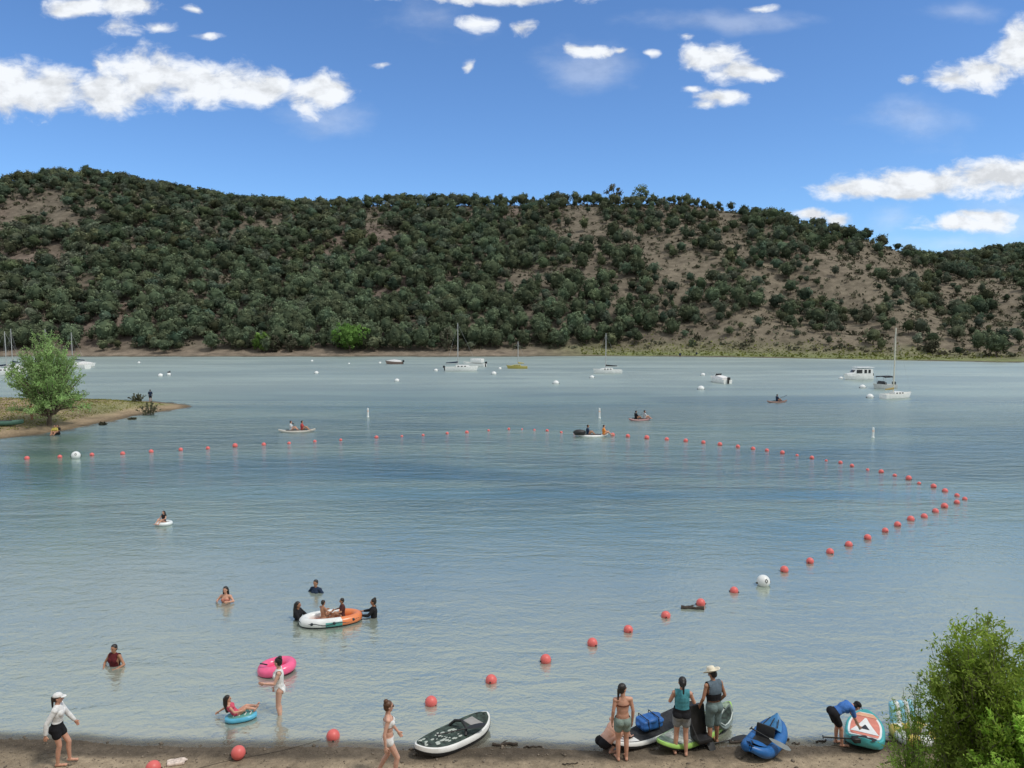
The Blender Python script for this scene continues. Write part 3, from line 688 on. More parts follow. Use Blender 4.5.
# ------------------------------------------------------------------ willows (shoots with leaves)
def willow(name, loc, h, w, nst, nside, nleaf, leaf, label, cat, seed, mat_, spread=.9, low=.0, trunk=None, bend=.35, rleaf=.25):
    r = np.random.RandomState(seed); e = empty(name, loc, 0, label, cat)
    stems = MB(); P_ = []; D_ = []; B_ = []
    z0 = 0.0 if trunk is None else trunk
    for i in range(nst):
        a = 2*PI*(i+r.rand())/nst*1.0; a = r.rand()*2*PI; f = r.rand()**.55
        top = np.array([math.cos(a)*w/2*f*spread*1.05, math.sin(a)*w/2*f*spread*1.05, h*(1-.42*f**2.2)*r.uniform(.72, 1.0)])
        if r.rand() < low: top[2] *= r.uniform(.3, .7); top[:2] *= 1.12
        b0 = np.array([math.cos(a)*.12*w*f*(.6 if trunk else 1.), math.sin(a)*.12*w*f*(.6 if trunk else 1.), 0.0])+np.array([0, 0, z0*r.uniform(.5, 1.0)])
        mid = b0*.5+top*.5+np.array([-top[0]*bend*.4, -top[1]*bend*.4, h*.06]); mid[:2] += r.randn(2)*.04*w
        pts = []
        for k in range(9):
            t = k/8; q = (1-t)**2*b0+2*t*(1-t)*mid+t*t*top; pts.append(q)
        stems.tube([tuple(q) for q in pts], [max(.003, (.022 if trunk is None else .06)*h/4*(1-k/8.3)) for k in range(9)], 5)
        bri = r.uniform(.7, 1.25)
        for j in range(nside):
            t = r.uniform(.18, 1.0); k = min(7, int(t*8)); q0 = pts[k]*(1-(t*8-k))+pts[k+1]*(t*8-k)
            d = r.randn(3)*np.array([1, 1, .6]); d[2] += .7; d += (top-b0)/np.linalg.norm(top-b0)*.6; d /= np.linalg.norm(d)
            l = h*r.uniform(.05, .15)*(1.25-.6*t); q1 = q0+d*l
            if r.rand() < .35: stems.tube([tuple(q0), tuple((q0+q1)/2+np.array([0, 0, l*.05])), tuple(q1)], [.005*h/4, .004*h/4, .002*h/4], 3)
            tt = r.rand(nleaf, 1); pp = q0+(q1-q0)*tt+r.randn(nleaf, 3)*l*.13; P_.append(pp); D_.append(np.repeat(d[None], nleaf, 0)); B_.append(np.full(nleaf, bri*r.uniform(.8, 1.2)))
    p = np.concatenate(P_); d = np.concatenate(D_); bb = np.concatenate(B_); n = len(p)
    a = d+r.randn(n, 3)*.7; a /= np.linalg.norm(a, axis=1, keepdims=True); b = np.cross(a, r.randn(n, 3)); b /= np.maximum(np.linalg.norm(b, axis=1, keepdims=True), .01)
    s = leaf*(.6+.7*r.rand(n, 1)); V = np.stack([p-a*s*.5, p+b*s*rleaf*.5, p+a*s*.5, p-b*s*rleaf*.5], 1).reshape(-1, 3)
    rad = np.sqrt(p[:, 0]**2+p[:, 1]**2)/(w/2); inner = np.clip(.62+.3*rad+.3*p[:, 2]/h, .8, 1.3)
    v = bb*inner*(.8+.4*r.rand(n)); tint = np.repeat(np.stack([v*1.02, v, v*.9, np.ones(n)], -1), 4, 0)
    if trunk: stems.tube([(0, 0, -.3), (.05, 0, trunk*.5), (0, .05, trunk*1.2), (.2, .1, h*.45)], [.24, .19, .16, .08], 8)
    stems.build('stems' if trunk is None else 'trunk', BARKP if trunk is None else BARK, e)
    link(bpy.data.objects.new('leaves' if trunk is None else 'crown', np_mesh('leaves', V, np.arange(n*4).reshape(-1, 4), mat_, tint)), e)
    return e
for bx_, by_, row_, w_, n_, sd_i, lb_ in ((7.55, 11.3, 607, 2.0, 150, 3, 'tall bright green leafy willow bush at the lower right of the beach'), (8.75, 11.1, 640, 2.3, 110, 14, 'lower green willow bush at the right edge behind the tall one'), (8.0, 10.3, 700, 2.6, 90, 15, 'dense low willow growth at the foot of the tall bush')):
    b_ = Vector((bx_, by_, 0)); b_.z = hz(bx_, by_)-.05
    willow('willow_bush', b_, z_for_row(row_, by_)-b_.z+.1, w_, n_, 22, 22, .075, lb_, 'bush', sd_i, WIL, low=.25, rleaf=.34)
b2 = Vector((6.85, 11.9, 0)); b2.z = hz(b2.x, b2.y)-.05
willow('willow_bush', b2, z_for_row(672, 11.9)-b2.z, 1.2, 46, 14, 12, .07, 'low sparse grey-green willow shoots at the left foot of the big bush', 'bush', 8, WIL, low=.25)
tp = P(49, 421.5, .6); tp.z = hz(tp.x, tp.y)-.1; ts = mpp(tp)
willow('willow_tree', tp, 94*ts, 74*ts, 105, 22, 16, .19, 'feathery light green willow tree standing alone on the sandy point at the left', 'tree', 5, WILT, trunk=1.9, bend=.1, low=.22, rleaf=.42)
def tuft_patch():
    r = np.random.RandomState(4); n = 5200
    x = r.uniform(5.6, 12, n); y = r.uniform(9.5, 13.2, n); z = height(x, y)
    a = r.rand(n)*6.28; l = r.uniform(.25, .75, n); w = .008+.006*r.rand(n); tilt = r.randn(n, 2)*.25
    p0 = np.stack([x, y, z-.02], -1); p1 = p0+np.stack([tilt[:, 0]*l, tilt[:, 1]*l, l], -1); s = np.stack([np.cos(a)*w, np.sin(a)*w, a*0], -1)
    m1 = (p0+p1)/2+s*0; V = np.stack([p0-s, p0+s, m1+s*.8+np.array([0, 0, .02]), p1], 1).reshape(-1, 3); g = r.uniform(.6, 1.2, n)
    t = np.repeat(np.stack([g, g, g, np.ones(n)], -1), 4, 0)
    o = bpy.data.objects.new('tall_grass', np_mesh('tall_grass', V, np.arange(n*4).reshape(-1, 4), GRS, t)); link(o); tag(o, 'dry yellow-green grass under the willow bush', 'grass', kind='stuff')
    # grass on the point
    n = 42000; x = r.uniform(-75, -24, n); y = r.uniform(60, 100, n); z = height(x, y); k = (z > .28) & (x > -62+r.randn(n)*6); x, y, z = x[k], y[k], z[k]; n = len(x)
    p = np.stack([x, y, z+.04], -1); V, _ = card(p, .15, r); g = r.uniform(.8, 1.25, n); t = np.repeat(np.stack([g*.9, g, g*.7, np.ones(n)], -1), 4, 0)
    o = bpy.data.objects.new('grass', np_mesh('grass', V, np.arange(n*4).reshape(-1, 4), GRS, t)); link(o); tag(o, 'short yellow-green grass on the sandy point', 'grass', kind='stuff')
    # grass fringe on right far shore
    n = 16000; x = r.uniform(20, 170, n); y = r.uniform(185, 262, n); z = height(x, y); u = 512+F*x/y*.99; e = y-np.interp(u, SX, SD); k = (e > 1.5) & (e < 13+r.randn(n)*4); x, y, z = x[k], y[k], z[k]; n = len(x)
    p = np.stack([x, y, z+.12], -1); V, _ = card(p, .7, r); g = r.uniform(.55, 1.1, n); t = np.repeat(np.stack([g*.8, g, g*.6, np.ones(n)], -1), 4, 0)
    o = bpy.data.objects.new('grass', np_mesh('grass', V, np.arange(n*4).reshape(-1, 4), GRS, t)); link(o); tag(o, 'yellow-green grass fringe along the right far shore', 'grass', kind='stuff')
tuft_patch()
for px, row, sz, lb in ((149, 411, 1.5, 'green shrub near the tip of the sandy point'), (133, 415.5, .5, 'small dark shrub left of the tip shrub on the point'), (103, 420.5, .5, 'small low shrub at the front edge of the point'), (62, 411, 2.2, 'pale low shrub behind the trunk of the willow tree'), (138, 404, 1.2, 'low green shrub at the back edge of the point')):
    p = P(px, row, .4); p.z = hz(p.x, p.y)-.05
    willow('shrub', p, sz, sz*1.9, 24, 8, 8, .16, lb, 'shrub', int(px), WILT if sz > 2 else SAGE, rleaf=.5)

# ------------------------------------------------------------------ people
def vv(*a): return Vector(a)
STAND = dict(hip=vv(0, 0, .92), chest=vv(0, 0, 1.24), neck=vv(0, -.005, 1.43), head=vv(0, .02, 1.585), kL=vv(-.09, .02, .49), kR=vv(.09, .02, .49), aL=vv(-.09, -.02, .08), aR=vv(.09, -.02, .08),
             tL=vv(-.11, .15, .03), tR=vv(.11, .15, .03), eL=vv(-.235, -.02, 1.11), eR=vv(.235, -.02, 1.11), wL=vv(-.245, .05, .87), wR=vv(.245, .05, .87))
SIT = dict(hip=vv(0, 0, .12), chest=vv(0, -.03, .44), neck=vv(0, -.02, .63), head=vv(0, .01, .785), kL=vv(-.14, .36, .32), kR=vv(.14, .36, .32), aL=vv(-.12, .62, .08), aR=vv(.12, .62, .08),
           tL=vv(-.13, .78, .10), tR=vv(.13, .78, .10), eL=vv(-.25, .08, .36), eR=vv(.25, .08, .36), wL=vv(-.2, .3, .34), wR=vv(.2, .3, .34))
SQUAT = dict(hip=vv(0, -.12, .26), chest=vv(0, .13, .52), neck=vv(0, .29, .66), head=vv(0, .42, .70), kL=vv(-.17, .27, .46), kR=vv(.17, .27, .46), aL=vv(-.12, 0, .08), aR=vv(.12, 0, .08),
             tL=vv(-.14, .17, .03), tR=vv(.14, .17, .03), eL=vv(-.2, .40, .40), eR=vv(.2, .40, .40), wL=vv(-.1, .56, .24), wR=vv(.1, .56, .24))
BEND = dict(hip=vv(0, -.14, .90), chest=vv(0, .15, 1.06), neck=vv(0, .33, 1.09), head=vv(0, .47, 1.06), kL=vv(-.09, .0, .48), kR=vv(.09, .03, .48), aL=vv(-.09, -.02, .08), aR=vv(.09, .06, .08),
            tL=vv(-.1, .15, .03), tR=vv(.1, .23, .03), eL=vv(-.17, .38, .84), eR=vv(.17, .34, .82), wL=vv(-.1, .5, .60), wR=vv(.12, .48, .58))
def P_(base, **k): d = dict(base); d.update({a: Vector(b) for a, b in k.items()}); return d
def frame(a, b, side=Vector((1, 0, 0))):
    up = (b-a).normalized(); f = up.cross(side).normalized(); s = f.cross(up).normalized(); return s, f, up
def body_prims(po, g, inf=0., parts='torso legs arms head hands feet'.split(), male=False, arm_to=2, leg_to=2):
    """g: MB. inf: inflation for clothing"""
    i = inf; sw = .185 if male else .165
    s, f, up = frame(po['hip'], po['chest'], po.get('side', Vector((1, 0, 0))))
    s2, f2, up2 = frame(po['chest'], po['neck'], po.get('side2', po.get('side', Vector((1, 0, 0)))))
    sw0 = sw
    shL = po['chest']+up2*.118-s2*sw; shR = po['chest']+up2*.118+s2*sw
    hL = po['hip']-up*.03-s*.088; hR = po['hip']-up*.03+s*.088
    if 'torso' in parts:
        g.ell(po['chest']+f*.005, ((.165 if male else .145)+i, .108+i, .185+i), (s2, f2, up2))
        g.ell(po['chest']*.52+po['hip']*.48, ((.142 if male else .122)+i, .092+i, .17+i), (s, f, up))
        g.ell(po['hip'], ((.155 if male else .162)+i, .108+i, .125+i), (s, f, up))
        g.ell(po['hip']-f*.05-up*.04-s*.07, (.085+i, .085+i, .09+i), (s, f, up)); g.ell(po['hip']-f*.05-up*.04+s*.07, (.085+i, .085+i, .09+i), (s, f, up))
        if not male:
            g.ell(po['chest']+f2*.085+s2*.07+up2*.01, (.058+i, .05+i, .058+i), (s2, f2, up2)); g.ell(po['chest']+f2*.085-s2*.07+up2*.01, (.058+i, .05+i, .058+i), (s2, f2, up2))
        g.cap(shL, shR, .055+i, .055+i); g.cap(po['neck']-up2*.035, shL, .045+i, .05+i) if i == 0 or 'arms' in parts else None; g.cap(po['neck']-up2*.035, shR, .045+i, .05+i) if i == 0 or 'arms' in parts else None; g.cap(po['chest']+up2*.13, po['neck'] if i == 0 else po['chest'].lerp(po['neck'], .75), .075+i, .052+i)
        g.ell(po['chest'].lerp(po['hip'], .28)+f*.003, ((.152 if male else .132)+i, .10+i, .17+i), (s, f, up)); g.ell(po['chest'].lerp(po['hip'], .75), ((.145 if male else .14)+i, .098+i, .15+i), (s, f, up))
    if 'head' in parts:
        g.cap(po['neck']-up2*.03, po['head']-Vector((0, .01, .05)), .055+i, .05+i)
    if 'legs' in parts:
        for h, k, a in ((hL, po['kL'], po['aL']), (hR, po['kR'], po['aR'])):
            if leg_to <= 1:
                q = h.lerp(k, leg_to); g.cap(h, q, .086+i, .086+i-(.03-.012)*leg_to)
            else:
                g.cap(h, k, .086+i, .055+i); b = (k-a); 
                if leg_to >= 2:
                    fw = Vector((0, 1, 0)); m = k.lerp(a, .32)-fw*.012; g.cap(k, m, .054+i, .054+i); g.cap(m, a, .054+i, .035+i)
    if 'feet' in parts:
        for a, t in ((po['aL'], po['tL']), (po['aR'], po['tR'])):
            d = (t-a).normalized(); hl = a-d*.03-Vector((0, 0, .045)); hl.z = min(hl.z, a.z); g.cap(a, hl, .036, .034); g.cap(hl, t, .034, .028)
            sd = d.cross(Vector((0, 0, 1))).normalized(); g.cap(t-sd*.015, t+sd*.02, .028, .024)
    if 'arms' in parts:
        for sh, e, w in ((shL, po['eL'], po['wL']), (shR, po['eR'], po['wR'])):
            if arm_to <= 1: g.cap(sh, sh.lerp(e, arm_to), .047+i, .043+i)
            else:
                g.cap(sh, e, .047+i, .036+i); q = e.lerp(w, min(1, arm_to-1)); m = e.lerp(q, .25); g.cap(e, m, .037+i, .038+i); g.cap(m, q, .038+i, .026+i)
    if 'hands' in parts:
        for sg, e, w in ((-1, po['eL'], po['wL']), (1, po['eR'], po['wR'])):
            d = (w-e).normalized(); sd = d.cross(s2); 
            if sd.length < .1: sd = d.cross(Vector((0, 0, 1)))
            th = sd.normalized(); n = d.cross(th).normalized()*(-sg)     # th: thumb side, n: palm normal
            if th.y < 0: th = -th
            pc = w+d*.05; g.ell(pc, (.042, .017, .052), (th, d.cross(th).normalized(), d)); g.cap(w-d*.01, w+d*.02, .026, .026)
            inw = (s2*(-sg)).normalized()
            for q, ln in ((-.031, .052), (-.011, .062), (.010, .068), (.030, .06)):
                k0 = w+d*.088+th*q; k1 = k0+(d*.92+inw*.25).normalized()*ln*.55; k2 = k1+(d*.65+inw*.7).normalized()*ln*.5; g.cap(k0-d*.02, k1, .0105, .0095, 8); g.cap(k1, k2, .0095, .008, 8)
            t0 = w+d*.035+th*.03; t1 = t0+(th*.7+d*.7).normalized()*.04; t2 = t1+(d*.9+inw*.3+th*.2).normalized()*.03; g.cap(t0, t1, .013, .011, 8); g.cap(t1, t2, .011, .009, 8)
    return dict(s=s, f=f, up=up, s2=s2, f2=f2, up2=up2, shL=shL, shR=shR, hL=hL, hR=hR)
def person(loc, rz, pose, label, sk=SKF, sc=1.0, male=False, vox=.0095, clothes=(), hair='short', hairm=HD, look=0.0, nod=0.0, extra=None, face=True, cat='person', group=None):
    """look: head yaw in degrees (+ = to its own right); nod: + = down"""
    root = empty('person', loc, R(rz), label, cat, group)
    S = Matrix.Scale(sc, 4)
    def put(me, name, m, par=root):
        me.transform(S); me.materials.clear(); me.materials.append(m)
        me.polygons.foreach_set('use_smooth', [True]*len(me.polygons))
        me.name = name; return link(bpy.data.objects.new(name, me), par)
    g = MB(); fr = body_prims(pose, g, male=male)
    h = pose['head']; Rm = Matrix.Rotation(-R(look), 3, 'Z') @ Matrix.Rotation(-R(nod), 3, 'X')
    hx, hy, hzv = Rm @ Vector((1, 0, 0)), Rm @ Vector((0, 1, 0)), Rm @ Vector((0, 0, 1)); A = (hx, hy, hzv)
    g.ell(h+hzv*.02-hy*.01, (.076, .094, .098), A, 20, 12); g.ell(h-hzv*.035+hy*.012, (.058, .07, .078), A, 16, 10); g.ell(h-hzv*.095+hy*.045, (.026, .026, .02), A)
    g.cap(h+hy*.085+hzv*.012, h+hy*.108-hzv*.022, .009, .014, 8)
    for q in (-1, 1): g.ell(h+hx*q*.078-hy*.005-hzv*.008, (.011, .02, .03), A)
    bd = put(remeshed(g, vox, 3), 'body', sk)
    if face:
        m = MB()
        for q in (-1, 1): m.ell(h+hx*q*.03+hy*.079+hzv*.012, (.014, .010, .008), A, 8, 6)
        m2 = MB().ell(h+hy*.083-hzv*.055, (.024, .010, .008), A, 8, 6)
        put(mesh_from('eyes', m.V, m.F, EYE), 'eyes', EYE, bd); put(mesh_from('mouth', m2.V, m2.F, LIP), 'mouth', LIP, bd)
    # hair
    m = MB()
    if hair != 'none':
        m.ell(h+hzv*.035-hy*.022, (.087, .098, .094), A, 16, 10); m.ell(h-hzv*.01-hy*.045, (.08, .07, .085), A, 16, 10)
        if hair == 'long':
            b = pose['neck']-fr['f2']*.07; m.cap(h-hy*.07, b, .085, .09); m.cap(b, pose['chest']-fr['f2']*.12-fr['up2']*.08, .09, .06)
            for q in (-1, 1): m.cap(h+hx*q*.07-hy*.01, pose['neck']+fr['s2']*q*.09-fr['f2']*.02-fr['up2']*.04, .03, .03)
        if hair == 'pony': m.ell(h-hy*.11+hzv*.02, (.035, .035, .035), A); m.cap(h-hy*.12+hzv*.01, h-hy*.13-hzv*.2, .034, .018)
        if hair == 'bun': m.ell(h-hy*.06+hzv*.12, (.052, .052, .045), A)
        cuts = [(h+hzv*.035+hy*.03, (hy-hzv*.75).normalized())] if hair in ('short', 'pony', 'bun', 'long') else []
        mm = remeshed(m, max(.012, vox), 1, ())
        # carve the face free: drop hair in front of a slanted plane near the face only
        bm = bmesh.new(); bm.from_mesh(mm); c0, n0 = cuts[0]
        kill = [f for f in bm.faces if (f.calc_center_median()-c0).dot(n0) > 0 and (f.calc_center_median()-h).dot(hzv) > -.14 and (f.calc_center_median()-h).dot(hy) > -.015]
        bmesh.ops.delete(bm, geom=kill, context='FACES'); bm.to_mesh(mm); bm.free()
        put(mm, 'hair', hairm)
    for c in clothes:
        kind, mt = c[0], c[1]; o = c[2] if len(c) > 2 else {}
        inf = o.get('inf', .012); m = MB(); vx = max(.013, vox)
        if kind in ('shirt', 'vest', 'top', 'dress', 'swimsuit'):
            body_prims(pose, m, inf, ['torso']+(['arms'] if o.get('arm', 0) else [])+(['legs'] if kind == 'dress' else []), male, arm_to=o.get('arm', 0), leg_to=.45)
            lo = o.get('lo', -.03); cl = [(pose['hip']+fr['up']*lo, -fr['up'])] if kind != 'swimsuit' else []
            cl.append((pose['chest']+fr['up2']*(o.get('hi', .235)), fr['up2']))
            if kind == 'vest' or o.get('name') == 'swimsuit':
                for q in (-1, 1): cl.append((pose['chest']+fr['s2']*q*(.165 if male else .15), fr['s2']*q))
            put(remeshed(m, vx, 1, cl), o.get('name', {'vest': 'life_vest', 'dress': 'wrap'}.get(kind, kind)), mt)
        elif kind == 'band':       # clothing band round the torso between two heights (relative to chest along spine)
            body_prims(pose, m, inf, ['torso'], male); put(remeshed(m, .013, 1, [(pose['chest']+fr['up2']*o['hi'], fr['up2']), (pose['chest']+fr['up2']*o['lo'], -fr['up2'])]), o.get('name', 'bikini_top'), mt)
        elif kind in ('shorts', 'briefs', 'skirt'):
            L_ = o.get('len', .55); body_prims(pose, m, inf, ['torso', 'legs'], male, leg_to=L_)
            cl = [(pose['hip']+fr['up']*o.get('hi', .1), fr['up'])]
            if kind == 'briefs': cl.append((pose['hip']-fr['up']*.13, -fr['up']))
            put(remeshed(m, vx, 1, cl), 'shorts' if kind == 'shorts' else ('bikini_bottom' if kind == 'briefs' else 'skirt'), mt)
    def cap_hat(mt, name='cap'):
        m = MB(); rings = []
        for t in range(7):
            a = PI/2*t/6; rr = .098*math.cos(a)
            rings.append([h+hzv*(.045+.085*math.sin(a))-hy*.012+hx*(max(rr, .004)*math.cos(k*PI/8))+hy*(max(rr, .004)*1.1*math.sin(k*PI/8)) for k in range(16)])
        m.loft(rings, caps=True, closed=True)
        v = []; 
        for r_, dz in ((.0, 0), (.085, -.012)):
            v.append([h+hzv*(.05+dz)+hx*(.075*math.cos(k*PI/10))+hy*(.07+r_*(math.sin(k*PI/10))+0.01) for k in range(11)])
        v2 = [[p-hzv*.008 for p in rr] for rr in v]
        m.loft(v, caps=False); m.loft(v2, caps=False); m.loft([v[1], v2[1]], caps=False)
        put(mesh_from(name, m.V, m.F, mt), name, mt)
    def brim_hat(mt, brim=.19):
        m = MB(); prof = [(.004, .155), (.05, .165), (.075, .15), (.088, .11), (.094, .055), (.10, .05), (.15, .048), (brim, .06), (brim, .052), (.15, .040), (.095, .042)]
        rings = []
        for r_, z_ in prof:
            rings.append([h+hzv*(z_+(.035*abs(math.cos(k*PI/12))**2 if r_ > .14 else 0)-(.02 if r_ < .01 else 0))-hy*.01+hx*(r_*.95*math.cos(k*PI/12))+hy*(r_*1.12*math.sin(k*PI/12)) for k in range(24)])
        m.loft(rings, caps=True, closed=True); put(mesh_from('hat', m.V, m.F, mt), 'hat', mt)
    if extra == 'cap': cap_hat(cloth('white', (.72, .72, .72)))
    if extra == 'black_cap': cap_hat(cloth('black', (.015, .015, .018)))
    if extra == 'cowboy': brim_hat(cloth('straw', (.74, .68, .55)))
    if extra == 'glasses':
        m = MB()
        for q in (-1, 1): m.ell(h+hx*q*.034+hy*.088+hzv*.012, (.03, .008, .02), A, 12, 8); m.cap(h+hx*q*.07+hy*.075+hzv*.015, h+hx*q*.082-hy*.01+hzv*.015, .004, .004, 6)
        m.cap(h-hx*.01+hy*.095+hzv*.015, h+hx*.01+hy*.095+hzv*.015, .004, .004, 6); put(mesh_from('sunglasses', m.V, m.F, BLACK), 'sunglasses', BLACK)
    return root
CW = cloth('white', (.72, .72, .72)); CBK = cloth('black', (.015, .015, .018))
def G(px, row):
    """ground or water point seen at a pixel near the beach"""
    p = P(px, row)
    for _ in range(6): p = P(px, row, max(0, hz(p.x, p.y)))
    return p
# --- on the beach
p = G(59, 765)
person(p, -78, P_(STAND, kR=(.08, .06, .50), aR=(.07, .0, .08), tR=(.07, .17, .03), kL=(-.08, .20, .50), aL=(-.08, .20, .10), tL=(-.09, .35, .04), eR=(.24, -.12, 1.10), wR=(.26, -.14, .86), eL=(-.24, .14, 1.10), wL=(-.25, .28, .90), chest=(0, .03, 1.24), neck=(0, .03, 1.43), head=(0, .06, 1.58)),
       'woman in a white cap, white long-sleeved shirt and black shorts walking right along the beach', SKF, .95,
       clothes=(('shirt', CW, dict(arm=1.9, inf=.018, lo=-.06)), ('shorts', CBK, dict(len=.38, inf=.02, hi=.12))), hair='pony', extra='cap')
p = G(389, 779)
person(p, -80, P_(STAND, kR=(.08, .18, .50), aR=(.07, .12, .10), tR=(.07, .28, .04), kL=(-.08, -.02, .50), aL=(-.08, -.24, .12), tL=(-.09, -.12, .03), eR=(.23, -.08, 1.10), wR=(.25, -.06, .86), eL=(-.22, .06, 1.10), wL=(-.22, .2, .9)),
       'girl in a white bikini with a brown hair bun walking right at the water edge', SKP, 1.0, look=-10,
       clothes=(('band', CW, dict(inf=.010, hi=.075, lo=-.055)), ('briefs', CW, dict(len=.12, inf=.011, hi=.05))), hair='bun', hairm=HB, extra='glasses')
p = G(622, 760)
person(p, 5, P_(STAND, eL=(-.21, -.03, 1.12), eR=(.22, -.03, 1.12), wL=(-.22, .03, .86), wR=(.22, .02, .86)),
       'slim woman in a thin brown bikini top and patterned grey-green shorts, head turned right', SKF, 1.02, look=60,
       clothes=(('band', cloth('brown', (.16, .06, .04)), dict(inf=.008, hi=.03, lo=.0)), ('shorts', cloth('pattern_green', (.23, .30, .27)), dict(len=.42, inf=.02, hi=.06)),), hair='pony', hairm=HD)
p = G(608, 751)
person(p, -62, SQUAT, 'pale bare-backed person in black shorts crouching beside the white paddle board', SKP, 1.0, male=True,
       clothes=(('shorts', CBK, dict(len=.75, inf=.018, hi=.05)),), hairm=HB)
p = G(681, 754)
person(p, -8, P_(STAND, eL=(-.25, .05, 1.14), wL=(-.16, .28, 1.12), eR=(.26, .05, 1.14), wR=(.26, .27, 1.10), kL=(-.1, .02, .49), aL=(-.13, -.02, .08), tL=(-.15, .14, .03), aR=(.10, -.05, .08)),
       'woman with a dark ponytail, teal life vest and grey shorts seen from behind', SKF, 1.04, look=-5, nod=12,
       clothes=(('vest', cloth('teal', (.075, .28, .33)), dict(inf=.032, lo=.10)), ('shorts', cloth('grey', (.24, .25, .26)), dict(len=.5, inf=.022, hi=.05)), ('band', CBK, dict(inf=.040, lo=-.36, hi=-.19, name='waist_wrap'))), hair='pony', hairm=HD)
p = G(713, 745)
man = person(p, 22, P_(STAND, chest=(0, .02, 1.25), neck=(0, .04, 1.44), head=(0, .09, 1.58), eL=(-.27, .02, 1.10), wL=(-.25, .16, .88), eR=(.27, -.02, 1.10), wR=(.24, .12, .90), aL=(-.12, -.04, .08), aR=(.13, .05, .08), tL=(-.15, .12, .03), tR=(.16, .2, .03)),
       'man in a cream cowboy hat, grey and black life vest and grey-green shorts looking down', SKT, 1.04, male=True, look=-20, nod=28,
       clothes=(('vest', cloth('slate', (.11, .15, .19)), dict(inf=.032, lo=.14)), ('band', CBK, dict(inf=.036, lo=-.20, hi=-.06, name='vest_belt')), ('shorts', cloth('greygreen', (.16, .22, .22)), dict(len=.95, inf=.028, hi=.1))), extra='cowboy')
p = G(838, 745)
person(p, -88, BEND, 'person in blue top, black shorts and cap bending over the teal board', SKF, .86, look=0, nod=40,
       clothes=(('shirt', cloth('blue', (.06, .17, .48)), dict(arm=.7, inf=.016, lo=.08)), ('shorts', CBK, dict(len=.6, inf=.024, hi=.08))), extra='black_cap')
# --- in the water
def wader(px, row, depth, rz, pose, label, **k):
    p = P(px, row); p.z = -depth; return person(p, rz, pose, label, **k)
wader(280, 713, .28, 105, P_(STAND, kL=(-.07, .04, .49), kR=(.09, .03, .49), eL=(-.22, .10, 1.14), wL=(-.18, .33, 1.16), eR=(.22, .0, 1.12), wR=(.22, .10, .88)),
      'woman in a white swimsuit with a dark hair bun wading knee-deep beside the pink ring', sk=SKP, sc=1.0, look=25,
      clothes=(('shirt', CW, dict(arm=0, inf=.014, lo=-.10, name='swimsuit')),), hair='bun', hairm=HD)
wader(115, 665, 1.02, 170, P_(STAND, eL=(-.32, .02, 1.12), wL=(-.2, .22, 1.06), eR=(.32, .02, 1.12), wR=(.2, .22, 1.06)), 'boy in a red and black life vest standing waist-deep in the water', sk=SKT, sc=.95, vox=.014,
      clothes=(('vest', cloth('red_black', (.10, .015, .02)), dict(inf=.034, lo=.0)),))
wader(226, 602, 1.12, 175, P_(STAND, eL=(-.3, .05, 1.2), wL=(-.2, .25, 1.25), eR=(.3, .05, 1.2), wR=(.2, .25, 1.25)), 'girl with long dark hair standing chest-deep in the water', sk=SKF, sc=.98, vox=.014, hair='long',
      clothes=(('band', cloth('coral', (.5, .2, .15)), dict(inf=.012, hi=.06, lo=-.08, name='bikini_top')),))
wader(316, 592, 1.22, 160, P_(STAND, eL=(-.3, .0, 1.2), wL=(-.4, .15, 1.2), eR=(.3, .0, 1.2), wR=(.4, .15, 1.2)), 'swimmer in a dark blue top standing chest-deep above the raft', sk=SKT, sc=.98, vox=.014,
      clothes=(('shirt', cloth('navy', (.02, .035, .07)), dict(arm=1.3, inf=.018)),))
wader(298, 619, 1.0, -100, P_(STAND, eL=(-.24, .18, 1.15), wL=(-.16, .36, 1.1), eR=(.24, .18, 1.15), wR=(.16, .36, 1.1)), 'child with long black hair pushing the left end of the inflatable raft', sk=SKT, sc=.93, vox=.014, hair='long',
      clothes=(('shirt', CBK, dict(arm=1.0, inf=.016)),))
wader(374, 617, 1.0, 95, P_(STAND, eL=(-.24, .18, 1.2), wL=(-.2, .42, 1.2), eR=(.24, .18, 1.2), wR=(.2, .42, 1.2)), 'child in a black rash top and hair bun pulling the right end of the raft', sk=SKT, sc=.95, vox=.014, hair='bun',
      clothes=(('shirt', CBK, dict(arm=1.7, inf=.016)),))
# person on a tiny white float further out
FL = paint('float_white', (.7, .74, .75))
def ring(loc, Rx, Ry, r, mats, label, name='swim_ring', rz=0, split=None, n=40, cat='swim ring', tilt=0.0, floor=None, flat=1.0):
    e = empty(name, loc, rz, label, cat); mb = MB(); V = []; Fc = []; M = []; k = 14
    for i in range(n):
        t = 2*PI*i/n
        c = Vector((Rx*math.copysign(abs(math.cos(t))**.9, math.cos(t)), Ry*math.copysign(abs(math.sin(t))**.9, math.sin(t)), 0)); d = Vector((math.cos(t), math.sin(t), 0))
        for j in range(k):
            a = 2*PI*j/k; q = c+d*(r*math.cos(a)*(1+.02*math.sin(9*t)))+Vector((0, 0, r*flat*math.sin(a))); q.z += r*.75+q.x*math.tan(tilt); V.append(q)
    for i in range(n):
        for j in range(k):
            i2 = (i+1) % n; j2 = (j+1) % k; Fc.append((i*k+j, i2*k+j, i2*k+j2, i*k+j2))
            M.append(split(2*PI*(i+.5)/n, 2*PI*(j+.5)/k) if split else 0)
    me = mesh_from('tube', V, Fc, mats, True, M); link(bpy.data.objects.new('tube', me), e)
    if floor:
        f = MB(); f.ell((0, 0, r*.45), (Rx, Ry, r*.25), nu=28, nv=8); f.build('floor', floor, e)
    return e
e_ = ring(P(164, 524.5), .30, .24, .09, [FL], 'small white float with a dark-haired swimmer on it, far out left of the raft', 'swim_float', cat='float', floor=FL)
q = P(164, 524); q.z = .05
